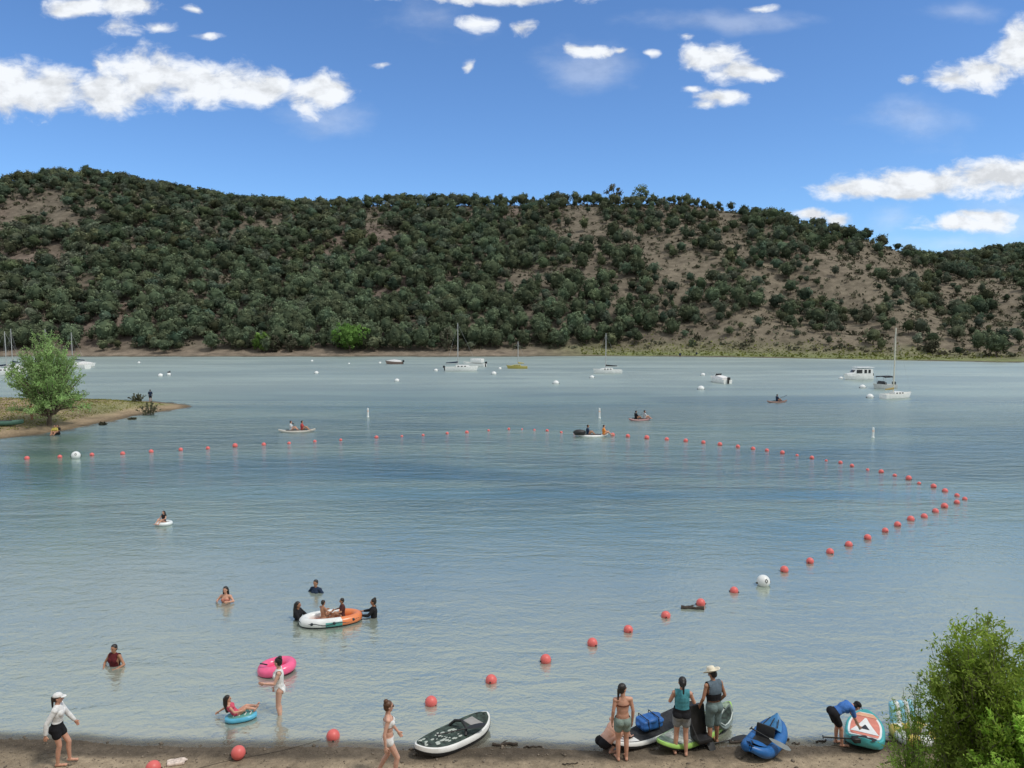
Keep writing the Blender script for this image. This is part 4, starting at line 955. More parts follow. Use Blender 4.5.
person(q, 160, SIT, 'dark-haired swimmer sitting on the small white float', SKF, .66, vox=.014, clothes=(('shirt', CBK, dict(inf=.014)),), hair='long')
PINK = paint('pink_vinyl', (.82, .12, .27), .25)
pr = P(277, 671)
pk = ring(pr, .37, .31, .15, [PINK, paint('pink_vinyl_shade', (.16, .01, .06), .35)], 'glossy pink inflatable swim ring with shade-darkened underside beside the wading woman', rz=R(12), split=lambda t, a: 1 if math.sin(a) < -.62 else 0, tilt=.08, floor=PINK)  # shade on the lower side of the tube is put into its colour
hb = MB().tube([(-.42, -.10, .30), (-.34, -.2, .33), (-.22, -.24, .31)], .018, 6); hb.build('handle', RUB, pk)
# the white, teal and orange raft
WV = paint('raft_white', (.72, .74, .74), .3); TV = paint('raft_teal', (.10, .36, .33), .3); OV = paint('raft_orange', (.72, .22, .08), .3); DK = paint('raft_dark', (.02, .03, .04), .4)
rp = P(331, 622); 
def rsplit(t, a):
    if math.sin(a) < -.45: return 3
    x = math.cos(t)
    return 2 if x > .30 else (1 if -.1 < x and math.sin(t) < 0 and math.sin(a) < .35 else 0)
raft = ring(rp, .84, .37, .155, [WV, TV, OV, DK], 'white, teal and orange inflatable raft carrying two children', 'inflatable_raft', rz=R(16), split=rsplit, floor=OV, cat='raft')
rg = MB().tube([(.99*math.cos(t), .53*math.sin(t), .14+.03*math.sin(8*t)) for t in [i*2*PI/48 for i in range(48)]], .012, 5, closed=True); rg.build('grab_rope', DK, raft)
for kx, ky in ((-.6, -.43), (.08, -.53), (.68, -.38)): MB().ell((kx, ky, .16), (.05, .03, .05), nu=10, nv=6).build('rope_patch', DK, raft)
q = rp+Vector((-.22, -.06, .10)); person(q, -40, P_(SIT, kL=(-.1, .3, .25), kR=(.1, .3, .25), aL=(-.1, .5, .05), aR=(.1, .5, .05), tL=(-.1, .6, .1), tR=(.1, .6, .1)), 'shirtless child sitting in the white left half of the raft', SKT, .72, vox=.013)
q = rp+Vector((.34, .10, .10)); person(q, 110, P_(SIT, kL=(-.1, .3, .25), kR=(.1, .3, .25), aL=(-.1, .5, .05), aR=(.1, .5, .05), tL=(-.1, .6, .1), tR=(.1, .6, .1)), 'child in a dark top sitting in the orange right half of the raft', SKT, .72, vox=.013, clothes=(('shirt', cloth('maroon', (.08, .03, .03)), dict(inf=.014, arm=.6)),), hair='short')
# girl on the small blue board
BV = paint('bodyboard_blue', (.10, .42, .62), .35)
bb_ = P(241, 719)
def bodyboard():
    e = empty('swim_float', bb_, R(22), 'small blue swim float with printed green pattern under a girl in pink', 'float')
    def outl(s): return [Vector((.37*s*math.copysign(abs(math.cos(t))**.8, math.cos(t)), .22*s*math.copysign(abs(math.sin(t))**.8, math.sin(t)), 0)) for t in [i*2*PI/36 for i in range(36)]]
    m = MB(); m.loft([[p+Vector((0, 0, .02)) for p in outl(.93)], [p+Vector((0, 0, .04)) for p in outl(1)], [p+Vector((0, 0, .09)) for p in outl(1)], [p+Vector((0, 0, .12)) for p in outl(.9)]], caps=True, closed=True); m.build('board', BV, e)
    g = MB(); g.loft([[p+Vector((0, 0, .122)) for p in outl(.8)], [p+Vector((0, 0, .132)) for p in outl(.76)]], caps=True, closed=True); g.build('printed_panel', paint('print_green', (.10, .30, .27)), e)
    s = MB()
    for kx in (-.18, -.05, .08, .2): s.tube([(kx, -.10, .136), (kx+.05, 0, .140), (kx, .10, .136)], .012, 5)
    s.build('printed_letters', WHITE, e)
bodyboard()
q = bb_+Vector((-.20, -.02, -.02))
person(q, -68, P_(SIT, hip=(0, .12, .2), chest=(0, -.06, .46), neck=(0, -.12, .62), head=(0, -.12, .76), kL=(-.1, .45, .36), kR=(.1, .42, .40), aL=(-.1, .74, .30), aR=(.1, .70, .30), tL=(-.1, .84, .38), tR=(.1, .80, .38), eL=(-.28, -.2, .34), wL=(-.36, -.4, .2), eR=(.26, .06, .38), wR=(.2, .28, .36)),
       'girl with long black hair in a pink swimsuit sitting back on the small blue float', SKF, .74, vox=.012, hair='long', clothes=(('swimsuit', cloth('pink', (.62, .10, .16)), dict(inf=.014, hi=.14)),))

# ------------------------------------------------------------------ buoys
CORAL = mat('buoy_coral', (.70, .14, .13), rough=.45, var=.12, scale=3); CORALD = mat('buoy_coral_faded', (.48, .09, .08), rough=.6, var=.2, scale=5)
BWH = mat('buoy_white', (.74, .76, .76), rough=.4, var=.06, scale=3); ROPE = mat('rope_dark', (.035, .03, .025), rough=.9, var=.4, scale=20, bump=.5)
def make_buoy(r, m, name='swim_buoy'):
    e = bpy.data.objects.new(name, None); C.objects.link(e)
    b = MB(); prof = []; n = 20; V = []
    for i in range(13):
        ph = PI*i/12; rr = r*math.sin(ph); z = r*math.cos(ph)
        if abs(z) < r*.09 and True: rr *= 1.025
        prof.append((max(rr, .002), z+r*.62))
    b.loft([[Vector((a*math.cos(k*2*PI/n), a*math.sin(k*2*PI/n), z)) for k in range(n)] for a, z in prof], closed=True); b.build('float', m, e)
    c = MB(); c.tube([(-r*1.18, 0, r*.42), (-r*.9, 0, r*.46)], r*.14, 8); c.tube([(r*.9, 0, r*.46), (r*1.18, 0, r*.42)], r*.14, 8); c.build('rope_eye', ROPE, e)
    return e
LG = 'coral swim-area buoys strung along the rope line'
pinks = [(333, 737.5, 1), (431, 703.5, 1), (491.5, 682, 1), (545.5, 662, 1), (592, 645, 1), (629, 631.5, .95), (666.5, 617, 1), (701, 605, 1), (734, 592, .95), (785, 571.5, 1), (810, 563, .95), (830, 553, 1), (849, 546, 1), (867, 539, 1), (885, 532, .9), (898, 526, 1), (911, 520, 1.1), (924, 517, 1), (935, 512, 1), (945, 507.5, 1.1), (957, 503.5, .9), (965, 499.5, .8), (957, 496, .85), (945, 491.5, 1), (933.6, 487.5, 1), (919, 484, .7), (908.6, 479.5, 1.1), (895, 476, .8), (881.5, 472.5, 1), (867.5, 470, .7), (852, 466.5, 1), (840.6, 463.3, 1), (826, 461, .7), (812, 458.5, 1.1), (797, 455.7, .8), (782.6, 453.5, 1.2), (767, 451, 1.1), (753, 449.3, 1.2), (738, 447.3, 1.2), (720, 445.3, 1.3), (703.5, 443.3, 1.2), (686, 441.5, 1.3), (667, 440, 1.3), (647, 438.7, 1.5), (628, 437, 1.3), (612.5, 435.5, 1.3), (574.5, 433.3, .8), (561, 432.8, .9), (547, 431.2, 1), (534.5, 430.2, .8), (522, 429.4, .6), (509, 429.6, .9), (488.5, 431, .8), (467, 432.9, 1.2), (447, 433.8, 1), (423, 435.6, .9), (402, 436.5, .8), (376.5, 438, 1.2), (341, 440.6, .9), (315, 441.8, 1), (289, 443.8, 1), (264, 445, 1.2), (235, 446.8, 1.4), (208, 448.8, 1.1), (181, 450.3, 1.1), (151, 452.1, 1.2), (123, 454.1, 1.2), (92, 455.6, 1.1), (60, 457.5, 1.1), (27, 459, 1.2)]
b0 = make_buoy(.152, CORAL); first = True
rnd2 = random.Random(3)
for (px, row, s) in pinks:
    p = P(px, row); p.z = -.03+rnd2.uniform(-.035, .015)
    nlab = {0: 'coral buoy floating nearest the beach in the shallows below the blue float', 7: 'coral buoy floating just above the drifting dark log'}.get(pinks.index((px, row, s)), 'round coral-pink swim-area buoy floating on the lake')
    if first: o = b0; first = False; o.location = p
    else: o = dup(b0, p)
    o.rotation_euler = (rnd2.uniform(-.25, .25), rnd2.uniform(-.25, .25), rnd2.uniform(0, 3)); o.scale = (s*(.88 if row < 470 else 1.),)*3
    tag(o, nlab, 'buoy', None if nlab[0] == 'c' else LG)
    if nlab[0] == 'c' and 'group' in o: del o['group']
bb1 = G(238, 758.5); bb2 = G(153, 774)
for p, lb in ((bb1, 'coral buoy lying stranded on the wet sand at the water line'), (bb2, 'coral buoy lying on the sand, half out of view at the bottom edge')):
    o = dup(b0, p+Vector((0, 0, .05)), 0.3, lb); o.scale = (1,)*3; o.rotation_euler = (.2, .1, .4)
    if 'group' in o: del o['group']
rt = [P(60, 785), bb2, bb1, P(333, 736)]
for k in (0, 1, 2): rt[k] = Vector((rt[k].x, rt[k].y, hz(rt[k].x, rt[k].y)+.02))
pts = []
for k in range(len(rt)-1):
    for t in range(8):
        a = rt[k].lerp(rt[k+1], t/8); a.y -= math.sin(PI*t/8)*.12; a.z = max(hz(a.x, a.y), 0)+.012; pts.append(a)
tag(MB().tube(pts, .004, 5).build('rope', ROPE), 'thin dark rope running from the sand out through the nearest buoys', 'rope')
wb = make_buoy(.235, BWH, 'marker_buoy'); wb.location = P(763, 585); wb.rotation_euler = (.1, 0, .2)
tag(wb, 'large white marker buoy with a dark diamond in the line of coral buoys', 'buoy')
dm = MB(); rr_ = .2365
def sph(a, b): return Vector((rr_*math.cos(b)*math.sin(a), -rr_*math.cos(b)*math.cos(a), rr_*math.sin(b)+.146))
for i in range(4):
    a0, b0_ = [(0, .75), (.24, .45), (0, .15), (-.24, .45)][i], [(0, .75), (.24, .45), (0, .15), (-.24, .45)][(i+1) % 4]
    dm.tube([sph(a0[0]+(b0_[0]-a0[0])*t/4, a0[1]+(b0_[1]-a0[1])*t/4)*1.0 for t in range(5)], .012, 6)
dm.build('diamond_mark', BLACK, wb)
wb2 = dup(wb, P(76, 458), .5, 'white round marker buoy at the left end of the buoy line near the willow', scale=1.25)
# mooring buoys
mb0 = make_buoy(.33, BWH, 'mooring_buoy'); firstm = True
moor = [(312, 361.3, .8, 'small white mooring buoy furthest left of the sailboats near the far shore'), (316.5, 373.5, 1, None), (380, 363.2, .8, None), (349, 363.8, .6, None), (397, 381.3, 1, 'white mooring buoy alone in open water left of the left sailboat'), (436, 371, 1, 'white mooring buoy just off the stern of the left sailboat'),
        (500, 369, .85, None), (494, 374.4, 1.2, 'flat white mooring buoy below the yellow sailboat'), (556, 384, 1.2, None), (592, 378, 1, 'white mooring buoy at the bow of the centre sailboat'), (703, 375.5, 1, 'white mooring buoy left of the open motorboat'), (701, 389.6, 1.2, 'white mooring buoy below the open motorboat'),
        (841, 379, .9, 'white mooring buoy at the bow of the cabin boat'), (862.5, 388, 1.1, 'white mooring buoy below the cabin boat'), (870, 397.8, 1.1, 'white mooring buoy left of the right sailboat'), (139, 363, .8, None), (160.5, 376.3, 1.1, 'white mooring buoy beside the dark-topped one past the point')]
for px, row, s, lb in moor:
    p = P(px, row); p.z = -.08
    if firstm: o = mb0; firstm = False; o.location = p
    else: o = dup(mb0, p)
    o.scale = (s*1.15, s*1.15, s); tag(o, lb or 'small white mooring buoy floating in open water', 'buoy')
    if lb is None: o['group'] = 'white mooring buoys in open water'
    elif 'group' in o: del o['group']
o = dup(mb0, P(169, 375.6), 0, 'white mooring buoy with a dark bird-like top past the sandy point', scale=1.0)
if 'group' in o: del o['group']
MB().ell((0, 0, .62), (.3, .15, .13), nu=12, nv=8).ell((.2, 0, .8), (.09, .07, .09), nu=10, nv=6).build('dark_top', BLACK, o)
# pole markers
for px, row, hh, lb in ((368, 417, 9, 'slim white pole marker left of the middle of the lake'), (599.5, 418, 10, 'slim white pole marker above the canoe'), (873, 437.5, 10, 'slim white pole marker on the right of the lake')):
    p = P(px, row); s = mpp(p); e = empty('pole_marker', p, 0, lb, 'marker'); h = hh*s
    MB().tube([(0, 0, -.2), (0, 0, h*.97), (0, 0, h)], [.085, .08, .04], 12).build('pole', BWH, e); MB().ell((0, 0, .02), (.13, .13, .08), nu=14, nv=6).build('collar', BWH, e)
    MB().tube([(0, 0, h*.62), (0, 0, h*.72)], [.09, .09], 12).build('band', paint('marker_orange', (.75, .45, .3)), e)

# ------------------------------------------------------------------ boats
def hull_rings(L, B, hb, hs, draft=.3, full=.55, stern=.8, n=14, k=9):
    rings = []
    for i in range(n+1):
        t = i/n; x = -L/2+L*t
        w = B/2*(stern+(1-stern)*min(1, t/.35)) if t < .35 else B/2*max(0.015, (1-((t-.35)/.65)**(1.6+full)))
        sh = hs+(hb-hs)*t**2; kz = -draft*(1-t**4)
        x2 = x
        ring = []
        for j in range(k):
            a = PI*j/(k-1); y = w*math.copysign(abs(math.cos(a))**.55, math.cos(a)); z = sh+(kz-sh)*(math.sin(a)**.75)
            ring.append(Vector((x2+(.10*L*(1-t)*0 + (sh-z)*-.35*(t**6)), y, z)))
        rings.append(ring)
    return rings
def deck(L, rings, drop=.03, m=0, mb=None):
    mb = mb or MB(); k = len(rings[0])
    mb.loft([[r[0]-Vector((0, 0, drop)), (r[0]+r[-1])/2+Vector((0, 0, .03-drop)), r[-1]-Vector((0, 0, drop))] for r in rings], caps=False); return mb
def sailboat(px, row, lpx, mastpx, rz, label, hullm=WHITE, mastx=.08, cover=None, outboard=True, L=None, boomlen=.42, name='sailboat', cabm=None, mastm=ALU, lean=0.0):
    p = P(px, row); s = mpp(p); L = L or lpx*s/max(.3, abs(math.cos(rz))); e = empty(name, p, rz, label, 'sailboat')
    B = L*.33; rings = hull_rings(L, B, .165*L, .12*L); MB().loft(rings).build('hull', hullm, e)
    st = [[q+Vector((0, (.008 if q.y > 0 else -.008), 0)) for q in (r[0], r[0]+(r[1]-r[0])*.35)] for r in rings]
    deck(L, rings).build('deck', mat('deck_cream', (.6, .6, .56), rough=.7), e)
    c = MB(); c.loft([[Vector((x, y*w, z)) for y, z in ((-1, .10*L), (-.95, .10*L+hh*.9), (-.5, .10*L+hh), (.5, .10*L+hh), (.95, .10*L+hh*.9), (1, .10*L))] for x, w, hh in ((-.18*L, B*.30, .085*L), (.0*L, B*.31, .09*L), (.18*L, B*.25, .075*L), (.3*L, B*.12, .03*L))]); cb_ = c.build('cabin', cabm or hullm, e)
    w = MB()
    for sg in (-1, 1):
        for x in (-.10, .0, .10): w.box((x*L, sg*B*(.305 if x < .05 else .285), .148*L), (.055*L, .02, .03*L), bev=.004)
    w.build('cabin_windows', GLASSY, cb_)
    mh = mastpx*s; MB().tube([(mastx*L, 0, .05*L), (mastx*L+lean*mh*.5, 0, mh*.5), (mastx*L+lean*mh, 0, mh)], [.085, .08, .06], 8).build('mast', mastm, e)
    bm_ = MB().tube([(mastx*L, 0, .24*L), (mastx*L-boomlen*L, 0, .235*L)], .05, 8).build('boom', mastm, e)
    cv = MB().tube([(mastx*L-.02, 0, .275*L), (mastx*L-.3*boomlen*L, 0, .262*L), (mastx*L-boomlen*L*.96, 0, .25*L)], [.14, .13, .07], 8); cv.build('sail_cover', cover or cloth('navy', (.02, .035, .07)), bm_)
    r = MB(); top = (mastx*L+lean*mh, 0, mh*.98)
    for q in ((L*.49, 0, .12*L), (-L*.49, 0, .09*L), (mastx*L-.1, B*.48, .09*L), (mastx*L-.1, -B*.48, .09*L)): r.tube([top, q], .009, 4)
    r.build('rigging', ALU, e)
    if outboard:
        o = MB().box((-L*.53, 0, .06*L), (.18, .28, .55), bev=.03).box((-L*.545, 0, .13*L), (.42, .36, .42), bev=.09); o.build('outboard_motor', BLACK, e)
    MB().box((-L*.5, B*.12, .02*L), (.05, .04, .5), bev=.01).build('rudder', WHITE, e)
    return e
sailboat(462, 371, 33, 48, R(0), 'white sailboat with a black outboard and tall mast moored left of centre', mastx=-.12, boomlen=.02+.36)
YEL = paint('boat_yellow', (.42, .36, .09)); sailboat(517, 368.5, 21, 27, R(180), 'small yellow sailboat moored near the far shore', hullm=YEL, mastx=-.05, outboard=False, cover=cloth('yellow', (.4, .34, .08)), boomlen=.3, cabm=paint('yellow_pale', (.5, .46, .16)))
sailboat(607, 373.3, 29, 40, R(188), 'white sailboat with a dark boom cover in the middle of the lake', mastx=.05, outboard=False, boomlen=.42, cover=CBK)
sailboat(897, 398, 34, 70, R(18), 'white sailboat with a tall pale mast at the right of the moored boats', mastx=-.14, outboard=False, boomlen=.30, cover=cloth('tan', (.34, .26, .10)), mastm=paint('mast_cream', (.62, .60, .50)))
for px, row, l, mh, rz, lb in ((7, 375.5, 30, 44, 10, 'white sailboat at the left edge with a low cabin'), (-8, 371, 28, 42, -30, 'sailboat cut by the left edge of the view'), (13, 371, 24, 42, 150, 'sailboat behind the white one at the left edge'), (47, 369, 24, 40, 20, 'sailboat hidden behind the left side of the willow tree'), (73, 368.5, 22, 36, 170, 'sailboat showing through the right side of the willow crown')):
    sailboat(px, row, l, mh, R(rz), lb, mastx=0, outboard=False, L=7.0)
def motorboat(px, row, L, rz, label, kind='open', hullm=WHITE, name='motorboat'):
    p = P(px, row); e = empty(name, p, rz, label, 'motorboat'); B = L*.38
    rings = hull_rings(L, B, .20*L, .13*L, full=.9, stern=.92); MB().loft(rings).build('hull', hullm, e); deck(L, rings, .05).build('deck', mat('deck_cream', (.6, .6, .56), rough=.7), e)
    if kind == 'cabin':
        z0 = .12*L; m = MB(); m.loft([[Vector((x, y*w, z)) for y, z in ((-1, z0), (-.96, z0+h), (-.8, z0+h+.06), (.8, z0+h+.06), (.96, z0+h), (1, z0))] for x, w, h in ((-.47*L, B*.45, .24*L), (.10*L, B*.45, .25*L), (.22*L, B*.40, .08*L), (.40*L, B*.22, .07*L))]); cb_ = m.build('cabin', WHITE, e)
        w = MB()
        for sg in (-1, 1):
            for x, wd in ((-.34, .08), (-.20, .09), (.02, .20)): w.box((x*L, sg*B*.452, z0+.165*L), (wd*L, .03, .12*L), bev=.006)
        w.box((.165*L, 0, z0+.175*L), (.02, B*.6, .09*L), ry=R(-38), bev=.004); w.build('cabin_windows', GLASSY, cb_)
        MB().box((-.2*L, 0, z0+.32*L-.02*L), (.62*L, B*.95, .07), bev=.03).build('roof', WHITE, e)
    if kind == 'bimini':
        m = MB(); 
        for x in (-.25, .12):
            m.tube([(x*L*.7, -B*.45, .12*L), (x*L, -B*.45, .42*L), (x*L, B*.45, .42*L), (x*L*.7, B*.45, .12*L)], .03, 6)
        m.build('canopy_frame', ALU, e)
        MB().loft([[Vector((x*L, y*B*.5, .42*L+dz)) for y, dz in ((-1, 0), (-.5, .05), (0, .07), (.5, .05), (1, 0), (1, -.14), (.98, -.14), (0, .02), (-.98, -.14), (-1, -.14))] for x in (-.28, 0, .15)], closed=True).build('canopy', CBK, e)
        MB().box((.12*L, 0, .21*L), (.04, B*.7, .12*L), ry=R(-30), bev=.01).build('windscreen', GLASSY, e); MB().box((-.05*L, 0, .16*L), (.5, .5, .5), bev=.08).build('seat', BLACK, e)
    if kind == 'open':
        MB().loft([[Vector((x, y*w, z)) for y, z in ((-1, .12*L), (-.8, .12*L+h), (0, .12*L+h*1.15), (.8, .12*L+h), (1, .12*L))] for x, w, h in ((-.40*L, B*.46, .07*L), (-.05*L, B*.47, .12*L), (.2*L, B*.36, .10*L), (.42*L, B*.1, .06*L))]).build('boat_cover', paint('cover_white', (.74, .73, .74), .7), e)
    if kind == 'open' and L > 4.5 and px > 200:
        MB().box((.04*L, 0, .27*L), (.03, B*.62, .10*L), ry=R(-35), bev=.006).build('windscreen', GLASSY, e)
        MB().tube([(.1*L, -B*.4, .24*L), (.3*L, -B*.3, .30*L), (.47*L, 0, .32*L), (.3*L, B*.3, .30*L), (.1*L, B*.4, .24*L)], .02, 6).build('bow_rail', ALU, e)
    if kind == 'runabout':
        MB().box((.05*L, 0, .22*L), (.05, B*.75, .12*L), ry=R(-35), bev=.01).build('windscreen', GLASSY, e)
        MB().box((-.15*L, 0, .25*L), (.5*L, B*.86, .16*L), bev=.1).build('cabin', WHITE, e); MB().box((-.15*L, -B*.44, .26*L), (.3*L, .03, .07*L), bev=.01).box((.102*L, 0, .27*L), (.03, B*.5, .08*L), bev=.01).build('cabin_windows', GLASSY, e)
    MB().box((-L*.52, 0, .05*L), (.18, .28, .6), bev=.03).box((-L*.54, 0, .17*L), (.45, .38, .45), bev=.1).build('outboard_motor', BLACK, e)
    return e
motorboat(474, 366.5, 5.2, R(160), 'white motorboat with dark cabin windows just behind the left sailboat', 'runabout')
motorboat(719, 382.5, 4.6, R(110), 'white covered motorboat with a black outboard right of centre', 'open')
motorboat(857, 379.5, 4.9, R(186), 'white cabin boat with dark windows, leftmost of the right-hand group', 'cabin', name='cabin_boat')
motorboat(883, 388.5, 4.2, R(205), 'small grey boat with a black canopy between the cabin boat and the sailboat', 'bimini', hullm=paint('boat_grey', (.42, .44, .45)))
motorboat(84, 367, 4.6, R(15), 'low white motorboat seen past the right edge of the willow tree', 'open')
motorboat(394, 364, 4.0, R(180), 'tiny dark-decked boat floating close to the far shore', 'open', hullm=paint('boat_brown', (.2, .14, .12)))
# left: boat pulled up on the sandy point
def kayakish(L, B, H, hullm, e, cock=((-.25, .25),), n=18, deckm=None, rocker=.12, seats=True, blunt=1.8, stern_w=0.0, hz0=0.0):
    rings = []; k = 11
    for i in range(n+1):
        t = -1+2*i/n; x = t*L/2; tt = abs(t)
        w = B/2*max(.03, (1-tt**blunt*(1-(stern_w if t < 0 else 0)))); z0 = rocker*tt**3
        ring = []
        for j in range(2*k):
            a = 2*PI*j/(2*k); y = w*math.copysign(abs(math.cos(a))**.7, math.cos(a)); z = z0+H/2*(1-.25*tt**4)*math.copysign(abs(math.sin(a))**.8, math.sin(a))+H/2+hz0; ring.append(Vector((x, y, z)))
        rings.append(ring)
    MB().loft(rings, closed=True).build('hull', hullm, e)
def paddle(p0, p1, label, bladem=BLACK, one=False, shaftm=BLACK):
    p0 = Vector(p0); p1 = Vector(p1); e = empty('paddle', p0, 0, label, 'paddle'); d = p1-p0; l = d.length; d.normalize(); q = d.to_track_quat('X', 'Z')
    e.rotation_mode = 'QUATERNION'; e.rotation_quaternion = q
    MB().tube([(0, 0, 0), (l, 0, 0)], .016, 8).build('shaft', shaftm, e)
    for x, sg in (((l, 1),) if one else ((l, 1), (0, -1))):
        m = MB(); m.loft([[Vector((x+sg*a, y*w, .006+z)) for y, z in ((-1, 0), (0, .012), (1, 0), (0, -.012))] for a, w in ((-.06, .02), (.04, .07), (.2, .095), (.34, .085), (.42, .03))], closed=True); m.build('blade', bladem, e)
    if one: MB().tube([(0, -.06, 0), (0, .06, 0)], .014, 6).build('grip', BLACK, e)
def dist_paddlers(px, row, L, rz, label, hullm, riders, group=None, padl=True):
    p = P(px, row); e = empty('kayak', p, rz, label, 'kayak'); kayakish(L*.85, .7, .24, hullm, e, rocker=.18, hz0=-.08)
    MB().box((0, 0, .19), (L*.5, .4, .03), bev=.01).build('cockpit', BLACK, e)
    for k, (dx, lab, sk_, cl) in enumerate(riders):
        q = p+Vector((dx*math.cos(rz), dx*math.sin(rz), .10))
        person(q, math.degrees(rz)-90, SIT if padl else SIT, lab, sk_, 1.0, vox=.022, clothes=(('shirt', cl, dict(inf=.03, arm=.8, lo=.0)),), face=False)
        if padl and k == 0:
            sx_ = Vector((-math.sin(rz), math.cos(rz), 0)); f_ = Vector((math.cos(rz), math.sin(rz), 0))
            paddle(q+f_*.35-sx_*1.0+Vector((0, 0, .75)), q+f_*.35+sx_*1.0+Vector((0, 0, .05)), 'double-bladed paddle held across the kayak by '+lab.split(' ')[0]+' '+' '.join(lab.split(' ')[1:4]), BLACK)
CRE = paint('hull_cream', (.5, .48, .44)); NAVY = cloth('navy', (.02, .035, .07)); GRYC = cloth('lightgrey', (.5, .52, .55)); ORG = cloth('orange', (.70, .25, .06)); REDC = cloth('red', (.4, .06, .06))
dist_paddlers(297, 432, 3.7, R(8), 'pale two-seat kayak crossing above the left part of the buoy line', CRE, [(-.5, 'paddler in a light grey shirt at the back of the pale kayak', SKF, GRYC), (.45, 'paddler in red at the front of the pale kayak', SKT, REDC)])
dist_paddlers(592, 436.5, 3.1, R(-3), 'low white canoe loaded with a black bag touching the buoy line', WHITE, [(-.35, 'dark-clad paddler kneeling in the white canoe', SKT, NAVY), (1.0, 'paddler in an orange life vest at the right end of the canoe', SKF, ORG)], padl=False)
tag(MB().ell((0, 0, .18), (.55, .3, .24), nu=16, nv=10).box((0, 0, .1), (.9, .5, .3), bev=.1).build('bag', BLACK, loc=P(592, 436.5)+Vector((-1.05, 0, .18))), 'black bag lying at the left end of the white canoe', 'bag')
dist_paddlers(640, 420.5, 2.9, R(20), 'dark pink kayak with two paddlers above the buoy line', paint('hull_rose', (.35, .2, .2)), [(-.45, 'paddler in black at the left of the dark pink kayak', SKT, CBK), (.5, 'paddler in grey leaning forward on the dark pink kayak', SKF, GRYC)])
dist_paddlers(777, 402.5, 3.2, R(15), 'small brown kayak with a lone paddler left of the moored boats', paint('hull_brown', (.22, .13, .11)), [(0, 'lone paddler in a dark top on the brown kayak', SKT, NAVY)])
p = G(3, 432); 
e = empty('kayak', (p.x, p.y, hz(p.x, p.y)), R(20), 'dark green kayak pulled up on the sand at the left edge', 'kayak'); kayakish(3.2, .8, .45, paint('hull_green', (.05, .12, .09)), e); MB().box((0, 0, .44), (1.5, .42, .04), bev=.01).build('cockpit', BLACK, e)
for px, row, rz, pose, lb, cl in ((32, 423, 160, STAND, 'tiny person in a red top standing on the sandy point left of the willow', REDC), (58, 431, 170, SIT, 'tiny person in black and yellow sitting by the water under the willow', CBK), (150.5, 400.5, 20, STAND, 'tiny dark-clad person standing at the back edge of the grassy point', NAVY), (55, 431.3, 190, SIT, 'tiny pale-shirted person sitting at the water edge beside one in black', cloth('yellow', (.4, .34, .08)))):
    q = P(px, row, .3); q.z = max(hz(q.x, q.y), 0); person(q, rz, pose, lb, SKT, .95 if pose is SIT else .9, vox=.025, face=False, clothes=(('shirt', cl, dict(inf=.03, arm=.8)), ('shorts', CBK, dict(inf=.02))))
for px, row, lb in ((680, 357, 'distant dark-clad person wading by the grassy far shore'), (696.5, 356, 'more distant faint person standing on the far shore right of the wader'), (566, 355, 'distant person at the far shore left of the centre sailboat')):
    q = P(px, row); q.z = -.4; person(q, 180, STAND, lb, SKT, 1, vox=.03, face=False, clothes=(('shirt', NAVY, dict(inf=.03, arm=1.5)), ('shorts', CBK, dict(inf=.02))))

# ------------------------------------------------------------------ boards and kayaks at the beach
def board_ends(a, b, z=.05):
    pa = P(a[0], a[1], z); pb = P(b[0], b[1], z); c = (pa+pb)/2; d = pb-pa; L = d.length; rz = math.atan2(d.y, d.x)
    ga = max(hz(pa.x, pa.y), -.03); gb = max(hz(pb.x, pb.y), -.03)
    return c, L, rz, ga, gb
def plan(L, B, s=1., nose=1.9, tail=2.4, n=44, inset=0.):
    pts = []
    for i in range(n):
        t = 2*PI*i/n; x = math.cos(t); y = math.sin(t); ex = nose if x < 0 else tail
        w = (max(0, 1-abs(x)**ex))**.62
        pts.append(((L/2-inset)*x, (B/2-inset)*w*(1 if y > 0 else -1) if abs(y) > 1e-6 else 0))
    return pts
def board(a, b, B, T, label, side, deckm, name='paddle_board', rocker=.22, padc=None, stripe=None, deckpad=.06, nose=1.9, tail=2.4, z=.05, lift=0.0):
    c, L, rz, ga, gb = board_ends(a, b, z); e = empty(name, (c.x, c.y, (ga+gb)/2+.01+lift), rz, label, 'paddle board'); e.rotation_euler = (0, -math.atan2(gb-ga, L), rz)
    def rk(x): return rocker*abs(x/(L/2))**3.2
    def ringz(inset, z_): return [Vector((x, y, z_+rk(x))) for x, y in plan(L, B, inset=inset, nose=nose, tail=tail)]
    MB().loft([ringz(.07, 0), ringz(.015, .02), ringz(0, T*.5), ringz(.015, T-.02), ringz(.05, T), ringz(.075, T-.01)], closed=True, caps=False).build('hull', side, e)
    # deck skin as strips so it follows the rocker
    def skin_(inset, z_, m, nm, x0=-1, x1=1, yscale=1):
        rows = []
        for i in range(29):
            x = (-1+2*i/28); 
            if x < x0 or x > x1: continue
            ex = nose if x < 0 else tail; X_ = (L/2-inset)*x; w = (B/2-inset)*max(0, 1-abs(x)**ex)**.62*yscale
            rows.append([Vector((X_, y*w, z_+rk(X_)+.004*(1-y*y))) for y in (-1, -.5, 0, .5, 1)])
        top = MB().loft(rows, caps=False); return top.build(nm, m, e)
    skin_(.05, T+.004, deckm, 'deck'); board.skin = skin_
    und = MB(); und.loft([[Vector((x, y, .0+rk(x))) for x, y in ((X_, -w), (X_, w))] for X_, w in [((L/2-.07)*t, max(.01, (B/2-.07)*max(0, 1-abs(t)**(nose if t < 0 else tail))**.62)) for t in [-1+i/10 for i in range(21)]]], caps=False); und.build('underside', side, e)
    if padc: skin_(.10, T+.012, padc, 'deck_pad', -.72 if padc else -1, .55)
    return e, L, rk, T
WB = paint('board_white', (.76, .77, .76)); PADG = mat('deck_pad_green', (.035, .055, .045), rough=.8, var=.8, scale=9, bump=.4)
